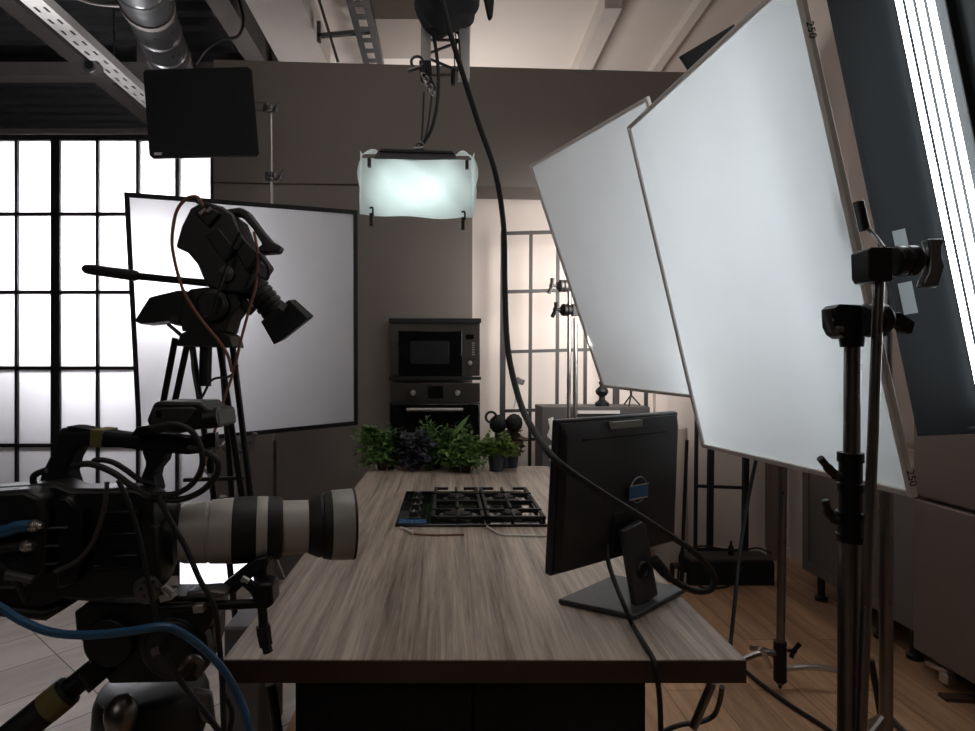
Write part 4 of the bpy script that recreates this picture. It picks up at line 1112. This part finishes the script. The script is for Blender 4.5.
b = MB(); b.sil([(134, 321), (149, 297), (178, 290), (188, 291), (186, 316), (168, 321), (140, 324)], Y2 + .02, .10); b.build('rear_bar_plate', BLK, hd, .005)
b = MB(); b.cyl(P(180, 322, Y2), P(174, 320, Y2 - .05), .014); b.cyl(P(168, 324, Y2), P(182, 336, Y2), .006); b.build('drag_knob', BLK, hd)

axis2 = Vector((.60, .16, -.77)).normalized()
up2 = Vector((.77, 0, .62))
camr = thing('video_camera', 'black video camera tilted down with a square hood, upon the tall tripod', 'camera', P(208, 288, Y2))
b = MB(); b.sil([(175, 247), (181, 226), (190, 208), (203, 201), (222, 206), (233, 214), (240, 232), (252, 248), (262, 262), (252, 276), (244, 292), (222, 292), (206, 286), (197, 264), (187, 252)], Y2 - .07, .15)
body = b.build('body', BLK, camr, .008)
b = MB(); b.sil([(193, 212), (206, 205), (220, 213), (208, 226)], Y2 - .085, .02); b.sil([(205, 236), (218, 228), (236, 250), (224, 262)], Y2 - .085, .02); b.build('side_panel', BLKMETAL, body, .003)
b = MB(); b.sil([(236, 252), (245, 240), (259, 256), (246, 272)], Y2 - .10, .04); b.build('battery_box', BLKMETAL, body, .004)
b = MB()
b.sil([(222, 214), (226, 209), (240, 207), (247, 213), (243, 219), (238, 214), (230, 215), (227, 222), (222, 236), (214, 232), (219, 224)], Y2 - .04, .05)
b.sil([(240, 207), (248, 211), (262, 230), (272, 241), (281, 246), (278, 252), (261, 253), (255, 249), (262, 244), (252, 228), (243, 218)], Y2 - .04, .05)
b.build('top_handle', BLK, camr, .006)
b = MB(); b.sil([(196, 203), (191, 196), (197, 197), (210, 206)], Y2 - .02, .04); b.build('handle_strap', BLKMATT, camr)
ls = P(237, 266, Y2)
prof = [(0, .046), (.03, .046)]
t = .03
for k in range(7): prof += [(t, .046), (t + .012, .046), (t + .014, .042), (t + .02, .042)]; t += .021
prof += [(t, .044), (t + .02, .044)]
MB().lathe(ls, axis2, prof, 22).build('lens', BLK, camr)
e0 = ls + axis2 * .195 + Vector((.018, 0, 0))
s2 = axis2.cross(up2).normalized(); u2 = s2.cross(axis2).normalized()
def mbx(t, w, h): return [e0 + axis2 * t + s2 * w * a_ + u2 * h * b_ for a_, b_ in ((-1, -1), (1, -1), (1, 1), (-1, 1))]
b = MB(); b.hexa(mbx(-.01, .072, .058) + mbx(.075, .088, .070)); b.build('matte_box', BLKMATT, camr, .003)
b = MB(); q = mbx(.076, .076, .060); b.prism(q, axis2 * .001); b.build('hood_opening', BLK, camr)
MB().box(P(283, 306, Y2 - .06), (.02, .01, .025), Euler((0, .6, 0)).to_matrix()).build('silver_tag', GREYMETAL, camr)
MB().beam(P(234, 292, Y2), P(252, 312, Y2 - .03), .03, .022, (0, 1, 0)).build('front_bracket', BLK, camr, .003)
b = MB(); b.cyl(P(200, 214, Y2 - .09), P(206, 209, Y2 - .09), .007); b.cyl(P(207, 212, Y2 - .09), P(211, 208, Y2 - .09), .006); b.build('cable_connector', CHROME, camr)
for pts_, rr, m_, lab in (
    ([(203, 206), (197, 197), (186, 199), (176, 213), (172, 240), (175, 262), (181, 284), (188, 300), (203, 322), (218, 340), (228, 356), (232, 372)], .0055, BROWNCABLE, 'brown cable looping from the tilted camera down its tripod'),
    ([(254, 232), (258, 255), (256, 285), (249, 310), (241, 340), (234, 370), (224, 400), (212, 440), (200, 480)], .0045, BROWNCABLE, 'long thin reddish cable falling from the tilted camera handle'),
    ([(240, 232), (232, 248), (224, 274), (219, 290), (212, 312)], .0045, BLK, 'thin black cable across the tilted camera body'),
    ([(259, 254), (268, 268), (267, 279), (258, 274)], .005, BLK, 'short black cable loop beneath the tilted camera handle'),
    ([(192, 350), (193, 372), (200, 398), (212, 380), (230, 376), (238, 365)], .004, BLK, 'thin black cable hooked round the tall tripod legs')):
    tag(MB().tube([P(x, y, Y2 - .10) for x, y in pts_], rr).build('camera_cable', m_), lab, 'cable')

# ------------------------------------------------------------------ near camera with the long lens
Y1 = .84
cb = thing('cinema_camera', 'large black camera with a long pale lens at the left edge', 'camera', P(90, 605, Y1))
b = MB(); b.sil([(-40, 490), (20, 486), (56, 483), (70, 489), (100, 489), (135, 488), (152, 496), (160, 584), (150, 597), (90, 603), (62, 601), (40, 611), (-40, 607)], Y1 - .055, .045); b.sil([(-40, 508), (20, 506), (100, 507), (146, 508), (154, 584), (150, 594), (90, 600), (-40, 604)], Y1 - .011, .07)
body = b.build('body', BLK, cb, .006)
MB().sil([(-40, 494), (24, 490), (40, 497), (46, 520), (42, 575), (20, 590), (-40, 592)], Y1 - .085, .035).build('battery_pack', BLK, body, .006)
MB().sil([(52, 500), (66, 496), (80, 512), (82, 556), (74, 584), (56, 590)], Y1 - .075, .03).build('side_cover', BLKMETAL, body, .004)
b = MB()
for k in range(3): b.sil([(92, 512 + k * 22), (138, 510 + k * 22), (138, 524 + k * 22), (92, 526 + k * 22)], Y1 - .062, .01)
b.build('side_panel', BLKMETAL, body, .002)
for (x, y, w) in ((48, 528, 18), (44, 546, 14), (44, 564, 12), (93, 566, 7), (150, 526, 9)): MB().sil([(x, y), (x + w, y - .5), (x + w, y + .8), (x, y + 1.2)], Y1 - .088 if x < 60 else Y1 - .066, .005).build('panel_marking', DIMP, body)
b = MB(); b.sil([(-40, 600), (0, 606), (42, 611), (60, 606), (60, 612), (44, 622), (0, 618), (-40, 612)], Y1 - .06, .12); b.build('shoulder_plate', BLK, cb, .004)
# handle
b = MB()
b.sil([(60, 427), (68, 431), (92, 430), (120, 434), (170, 436), (206, 441), (206, 453), (186, 455), (150, 452), (120, 448), (92, 446), (77, 447), (70, 460), (66, 474), (72, 492), (36, 492), (40, 474), (49, 456)], Y1 - .012, .035)
b.sil([(140, 450), (164, 450), (161, 462), (151, 474), (156, 494), (134, 494), (141, 474), (145, 464)], Y1 - .012, .035)
hn = b.build('top_handle', BLKMATT, cb, .005)
MB().sil([(90.5, 429.5), (102, 430.5), (101, 447.5), (89.5, 446.5)], Y1 - .0145, .04).build('yellow_tape', TAPEY, hn)
MB().sil([(66, 426.5), (72, 426.5), (92, 430), (92, 432), (70, 429)], Y1 - .01, .03).build('handle_pad', BLKMATT, hn)
# viewfinder / recorder
b = MB(); b.sil([(146, 420), (153, 403), (158, 401.5), (200, 402), (207, 408), (217, 410), (219, 428), (195, 430), (178, 434), (150, 432)], Y1 - .04, .07)
vf = b.build('viewfinder', BLK, cb, .004)
MB().sil([(152, 408), (190, 407), (196, 409), (187, 423), (150, 424)], Y1 - .044, .006).build('viewfinder_face', M('dark_grey_plastic', srgb(48, 47, 48), .45), vf, .002)
MB().sil([(155.5, 410.5), (160, 410.5), (160, 417.5), (155.5, 417.5)], Y1 - .0465, .004).build('viewfinder_button', SCREEN, vf)
MB().cyl(P(206, 419, Y1 - .03), P(220, 417, Y1 - .03), .014).build('viewfinder_eyepiece', BLK, vf); b = MB(); b.sil([(136, 427), (160, 424), (160, 434), (130, 436)], Y1 - .03, .05); b.build('viewfinder_mount', BLKMETAL, vf, .002)
b = MB(); b.beam(P(206, 437, Y1), P(217, 436, Y1), .012, .010); b.beam(P(206, 443, Y1), P(217, 443, Y1), .012, .010); b.build('handle_prong', BLKMETAL, hn)
# lens, pointing right and slightly away
l0 = P(172, 533.5, Y1 + .005); l1 = P(354, 523.5, Y1 + .075)
lax = (l1 - l0).normalized(); LL = (l1 - l0).length
k_ = LL / (354 - 172.0)
def lz(x): return (x - 172) * k_
def seg_(b, pf):
    return b.lathe(l0, lax, [(lz(x), rpx * (Y1 + .005 + .07 * (x - 172) / 182) / FPX) for x, rpx in pf], 40)
MB().lathe(l0 - lax * .045, lax, [(0, .050), (.03, .050), (.032, .043), (.052, .043)], 32).build('lens_mount', BLK, cb)
lens = seg_(MB(), [(181, 28), (185, 29.5), (205, 30.5), (206, 29.8), (208, 29.8), (209, 31), (229, 32), (231, 31.5)]).build('lens_barrel', LENSG, cb)
seg_(MB(), [(230, 31.5), (231, 32.6), (252, 32.4), (253.5, 31.8)]).build('zoom_ring', RUBBER, lens)
seg_(MB(), [(253, 31.6), (254, 32), (263, 31.6), (264.5, 31)]).build('pale_ring', LENSG, lens)
seg_(MB(), [(264, 31), (265, 31.6), (276, 30.6), (279, 28.5)]).build('focus_ring', RUBBER, lens)
seg_(MB(), [(278, 26.2), (279, 26.4), (303, 25.6), (306, 25.8)]).build('front_barrel', LENSG, lens)
seg_(MB(), [(305, 26), (308, 27.5), (314, 30), (317, 31), (318, 30.5), (320, 30.5), (321, 32), (329, 33.6)]).build('hood_clamp', RUBBER, lens)
seg_(MB(), [(328.5, 33.4), (330, 34.0), (350, 34.6), (353, 34.2), (353.5, 32), (345, 31.5), (335, 29)]).build('lens_hood', LENSW, lens)
seg_(MB(), [(351.5, 34.75), (354, 34.4), (354, 33.0), (351.5, 33.0)]).build('hood_rim', RUBBER, lens)
# rods, support, rosette
b = MB(); b.cyl(P(160, 608, Y1 - .05), P(266, 603, Y1 - .02), .0065); b.cyl(P(160, 600, Y1 + .05), P(215, 598, Y1 + .05), .0065); b.build('support_rod', BLKMETAL, cb)
ro = MB().lathe(P(149, 589, Y1 - .06), (-.15, -1, .1), [(0, .018), (.006, .018), (.008, .0165), (.009, .006)], 24).build('rosette', GREYMETAL, cb)
b = MB()
for k in range(6): b.cyl(P(149 + 8 * math.cos(k * 1.047), 589 + 8 * math.sin(k * 1.047), Y1 - .0685), P(149 + 8 * math.cos(k * 1.047), 589 + 8 * math.sin(k * 1.047), Y1 - .0695), .0022, seg=8)
b.build('rosette_holes', BLK, ro)
b = MB(); b.sil([(186, 592), (214, 590), (226, 594), (222, 598), (186, 600)], Y1 - .04, .03); b.build('base_plate', GREYMETAL, cb, .003)
b = MB(); b.sil([(150, 598), (212, 596), (216, 612), (205, 634), (150, 630)], Y1 - .03, .05); b.build('rod_bracket', BLK, cb, .004)
MB().cyl(P(164, 587, Y1 - .06), P(172, 594, Y1 - .06), .006).build('silver_screw', CHROME, cb); MB().sil([(158, 596), (170, 593), (172, 600), (160, 603)], Y1 - .065, .02).build('silver_latch', CHROME, cb, .001); MB().sil([(192, 606), (202, 605), (203, 613), (193, 614)], Y1 - .06, .012).build('silver_screw', CHROME, cb, .001)
b = MB(); b.sil([(218, 588), (238, 572), (256, 558), (268, 556), (268, 566), (252, 578), (232, 596)], Y1 - .01, .03); b.build('lens_support_arm', BLK, cb, .003)
b = MB(); b.sil([(254, 586), (262, 583), (272, 585), (273, 605), (266, 610), (255, 606), (250, 594)], Y1 - .03, .035); b.cyl(P(262, 560, Y1), P(263, 586, Y1), .007); b.cyl(P(244, 580, Y1 - .02), P(256, 590, Y1 - .02), .007)
clm = b.build('rod_clamp', BLKMETAL, cb, .003)
MB().cyl(P(242, 578, Y1 - .022), P(249, 582, Y1 - .022), .005).build('clamp_pin', CHROME, clm)
b = MB(); b.cyl(P(262, 606, Y1 - .015), P(264, 630, Y1 - .015), .0065); b.tube([P(263, 626, Y1 - .015), P(265, 640, Y1 - .015), P(268, 652, Y1 - .015)], [.010, .0095, .007]); b.build('hanging_grip', RUBBER, clm)

# tripod under it
f1 = Vector((P(140, 0, .88).x, .88, 0))
tr1 = thing('camera_tripod', 'black tripod with fluid head under the large near camera', 'tripod', f1)
b = MB(); b.sil([(74, 612), (86, 603), (200, 606), (213, 620), (212, 645), (204, 668), (196, 682), (110, 684), (98, 668), (88, 650), (76, 634)], .83, .05)
b.lathe(P(180, 640, .83), (0, -1, 0), [(0, .046), (.02, .046), (.022, .038), (.026, .036)], 28); b.lathe(P(112, 640, .83), (0, -1, 0), [(0, .034), (.012, .034), (.014, .026)], 24)
h1 = b.build('fluid_head', BLK, tr1, .005)
MB().ball(P(121, 716, .80), .024, (.9, .9, 1.2)).build('chrome_bowl_clamp', DKCHROME, h1)
MB().sil([(150, 650), (158, 645), (160, 654), (152, 657)], .785, .02).build('head_button', GREYMETAL, h1); b = MB(); b.tube([P(180, 668, .79), P(190, 658, .785), P(200, 662, .79), P(198, 676, .79)], .005); b.build('head_lever', GREYMETAL, h1)
MB().lathe(P(153, 681, .89), (0, 0, -1), [(0, .060), (.006, .072), (.02, .078), (.05, .080), (.08, .072), (.11, .05), (.12, .03)], 30).build('bowl', BLK, tr1)
b = MB(); b.sil([(192, 690), (210, 694), (214, 728), (200, 722)], .80, .012); b.build('side_bracket', GREYMETAL, tr1, .004)
q0 = P(96, 668, .84); q1 = P(8, 740, .80)
dq = (q1 - q0)
b = MB(); b.cyl(q0, q0 + dq * .36, .015); b.cyl(P(90, 664, .83), P(104, 680, .83), .022); b.build('pan_bar', BLKMETAL, h1)
b = MB(); b.cyl(q0 + dq * .30, q1, .0205); b.build('pan_bar_grip', RUBBER, h1, .002)
b = MB(); b.cyl(q0 + dq * .36, q0 + dq * .58, .0212); b.build('grip_tape', TAPEY, h1, label='yellowish tape on the pan bar')
for k, an in enumerate((205, 330, 85)):
    a_ = math.radians(an); t_ = f1 + Vector((math.cos(a_) * .06, math.sin(a_) * .06, .86)); e = f1 + Vector((math.cos(a_) * .42, math.sin(a_) * .42, .01))
    if an == 330: e = f1 + Vector((.10, -.38, .01))
    if an == 85: e = f1 + Vector((-.12, .42, .01))
    b = MB(); sd = Vector((-math.sin(a_), math.cos(a_), 0)) * .025; b.cyl(t_ - sd, e, .014); b.cyl(t_ + sd, e, .014); b.build('leg', BLKMETAL, tr1)

# cables of the near camera
def cab(pts_, Yd, rr, m_, lab, nm='camera_cable'):
    return tag(MB().tube([P(x, y, Yd if not isinstance(Yd, (list, tuple)) else Yd[i]) for i, (x, y) in enumerate(pts_)], rr, 10).build(nm, m_), lab, 'cable')
r = thing('video_cable', 'thick blue cable plugged into the rear of the near camera', 'cable', P(20, 528, .745))
MB().tube([P(-20, 534, .745), P(5, 531, .745), P(18, 527, .745), P(31, 526, .745)], .0075, 12).build('cable', BLUECABLE, r)
MB().lathe(P(30, 526, .745), (1, 0, 0.03), [(0, .0065), (.002, .0075), (.007, .0075), (.008, .0062), (.011, .0062), (.012, .004), (.016, .0035)], 16).build('connector', CHROME, r)
r = thing('video_cable', 'black cable with silver connector beneath the plugged blue cable', 'cable', P(10, 548, .745))
MB().tube([P(-20, 552, .745), P(0, 549, .745), P(24, 546, .745)], .006, 12).build('cable', RUBBER, r)
MB().lathe(P(23, 546, .745), (1, 0, 0.03), [(0, .0065), (.002, .0078), (.007, .0078), (.008, .0062), (.014, .0062), (.015, .003)], 16).build('connector', CHROME, r)
r = thing('video_cable', 'grey plug and dark cable at the lower rear of the near camera', 'cable', P(15, 577, .745))
MB().tube([P(-10, 556, .745), P(3, 566, .745), P(12, 575, .745), P(22, 592, .745), P(26, 600, .75)], .004, 10).build('cable', RUBBER, r)
MB().cyl(P(7, 574, .742), P(34, 580, .742), .0065, .005).build('plug', M('grey_plug', srgb(72, 72, 73), .5), r, .001)
cab([(-25, 595), (0, 607), (20, 620), (50, 632), (85, 635), (125, 632), (160, 627), (178, 631), (200, 646), (222, 668), (238, 695), (246, 716), (252, 745)], [.70] * 7 + [.72, .74, .76, .78, .78, .78], .005, BLUECABLE, 'bright blue cable sweeping before the tripod head and falling beside worktop')
cab([(46, 470), (34, 476), (36, 486), (52, 492), (78, 499), (105, 505), (132, 506), (150, 503), (172, 496)], .80, .0042, RUBBER, 'black cable slung along the near camera under its handle')
cab([(72, 466), (90, 464), (112, 472), (132, 486), (150, 496), (176, 500), (200, 492), (216, 476), (218, 462), (205, 452), (188, 448)], .79, .0042, RUBBER, 'black cable coiled in a wide loop behind the camera handle')
cab([(92, 466), (96, 460), (112, 462), (126, 470), (140, 480), (155, 484)], .805, .0036, RUBBER, 'thin black cable arched under the near camera handle')
cab([(150, 428), (172, 424), (190, 430), (200, 446), (202, 466), (192, 484), (174, 494), (152, 494)], .785, .0038, RUBBER, 'black cable curving from the viewfinder round to the lens mount')
cab([(107, 482), (105, 505), (94, 540), (78, 560), (55, 572)], .755, .0030, M('grey_cable', srgb(66, 65, 65), .5), 'grey cable hanging in a curve over the near camera side')
cab([(118, 480), (130, 506), (140, 540), (146, 570), (152, 600), (158, 625)], .752, .0030, RUBBER, 'thin dark cable falling straight down the near camera side')
cab([(158, 497), (170, 520), (186, 548), (200, 580), (214, 605), (219, 640), (222, 680), (224, 740)], .765, .0035, RUBBER, 'black cable hanging past the lens mount to the floor')
cab([(166, 655), (180, 680), (205, 712), (225, 740)], .775, .004, RUBBER, 'dark cable slanting across the near tripod head')
cab([(270, 684), (273, 700), (278, 735), (280, 760)], 1.3, .011, RUBBER, 'thick dark cable hanging beneath the left end of the worktop')
cab([(222, 690), (232, 712), (228, 740)], .80, .0035, RUBBER, 'short dark cable beside the blue cable at the bottom edge')

# glowing panel made up to give the bright patch behind the near camera
p = P(222, 578, 2.6)
r = thing('bright_patch_panel', 'bright white patch beneath the long pale lens, made as a glowing panel', 'lamp', (p.x, 2.6, 0))
MB().sil([(180, 548), (262, 548), (262, 584), (180, 584)], 2.60, .006).build('light_face', GLOW, r)
MB().sil([(178, 546), (264, 546), (264, 586), (178, 586)], 2.607, .03).build('housing', BLK, r, .004)
for x in (186, 256): MB().cyl(Vector((P(x, 0, 2.62).x, 2.62, 0)), P(x, 586, 2.62), .012).build('leg', BLK, r)
o = MB().span((-.79, 2.12, 0), (-.66, 2.42, .48)).build('equipment_case', M('grey_case', srgb(96, 94, 93), .6), bevel=.01)
tag(o, 'plain grey case standing on the tiles left of the worktop', 'case')

# tapes on the near lamp bank's far barn door
dobj, hinge, dd, al, nn = doorsN[0]
face = -nn if nn.y > 0 else nn
for (px, lw, lh, lab) in (((901, 241), .028, .06, None), ((908, 298), .030, .085, None)):
    # meet the door plane along the sight line
    ray = P(px[0], px[1], 1.0) - Vector((0, 0, CAMH))
    k = (hinge - Vector((0, 0, CAMH))).dot(nn) / ray.dot(nn)
    q = Vector((0, 0, CAMH)) + ray * k + face * .003
    MB().box(q, (lh, lw, .001), Matrix((al, dd, nn)).transposed()).build('tape_strip', TAPE, dobj)
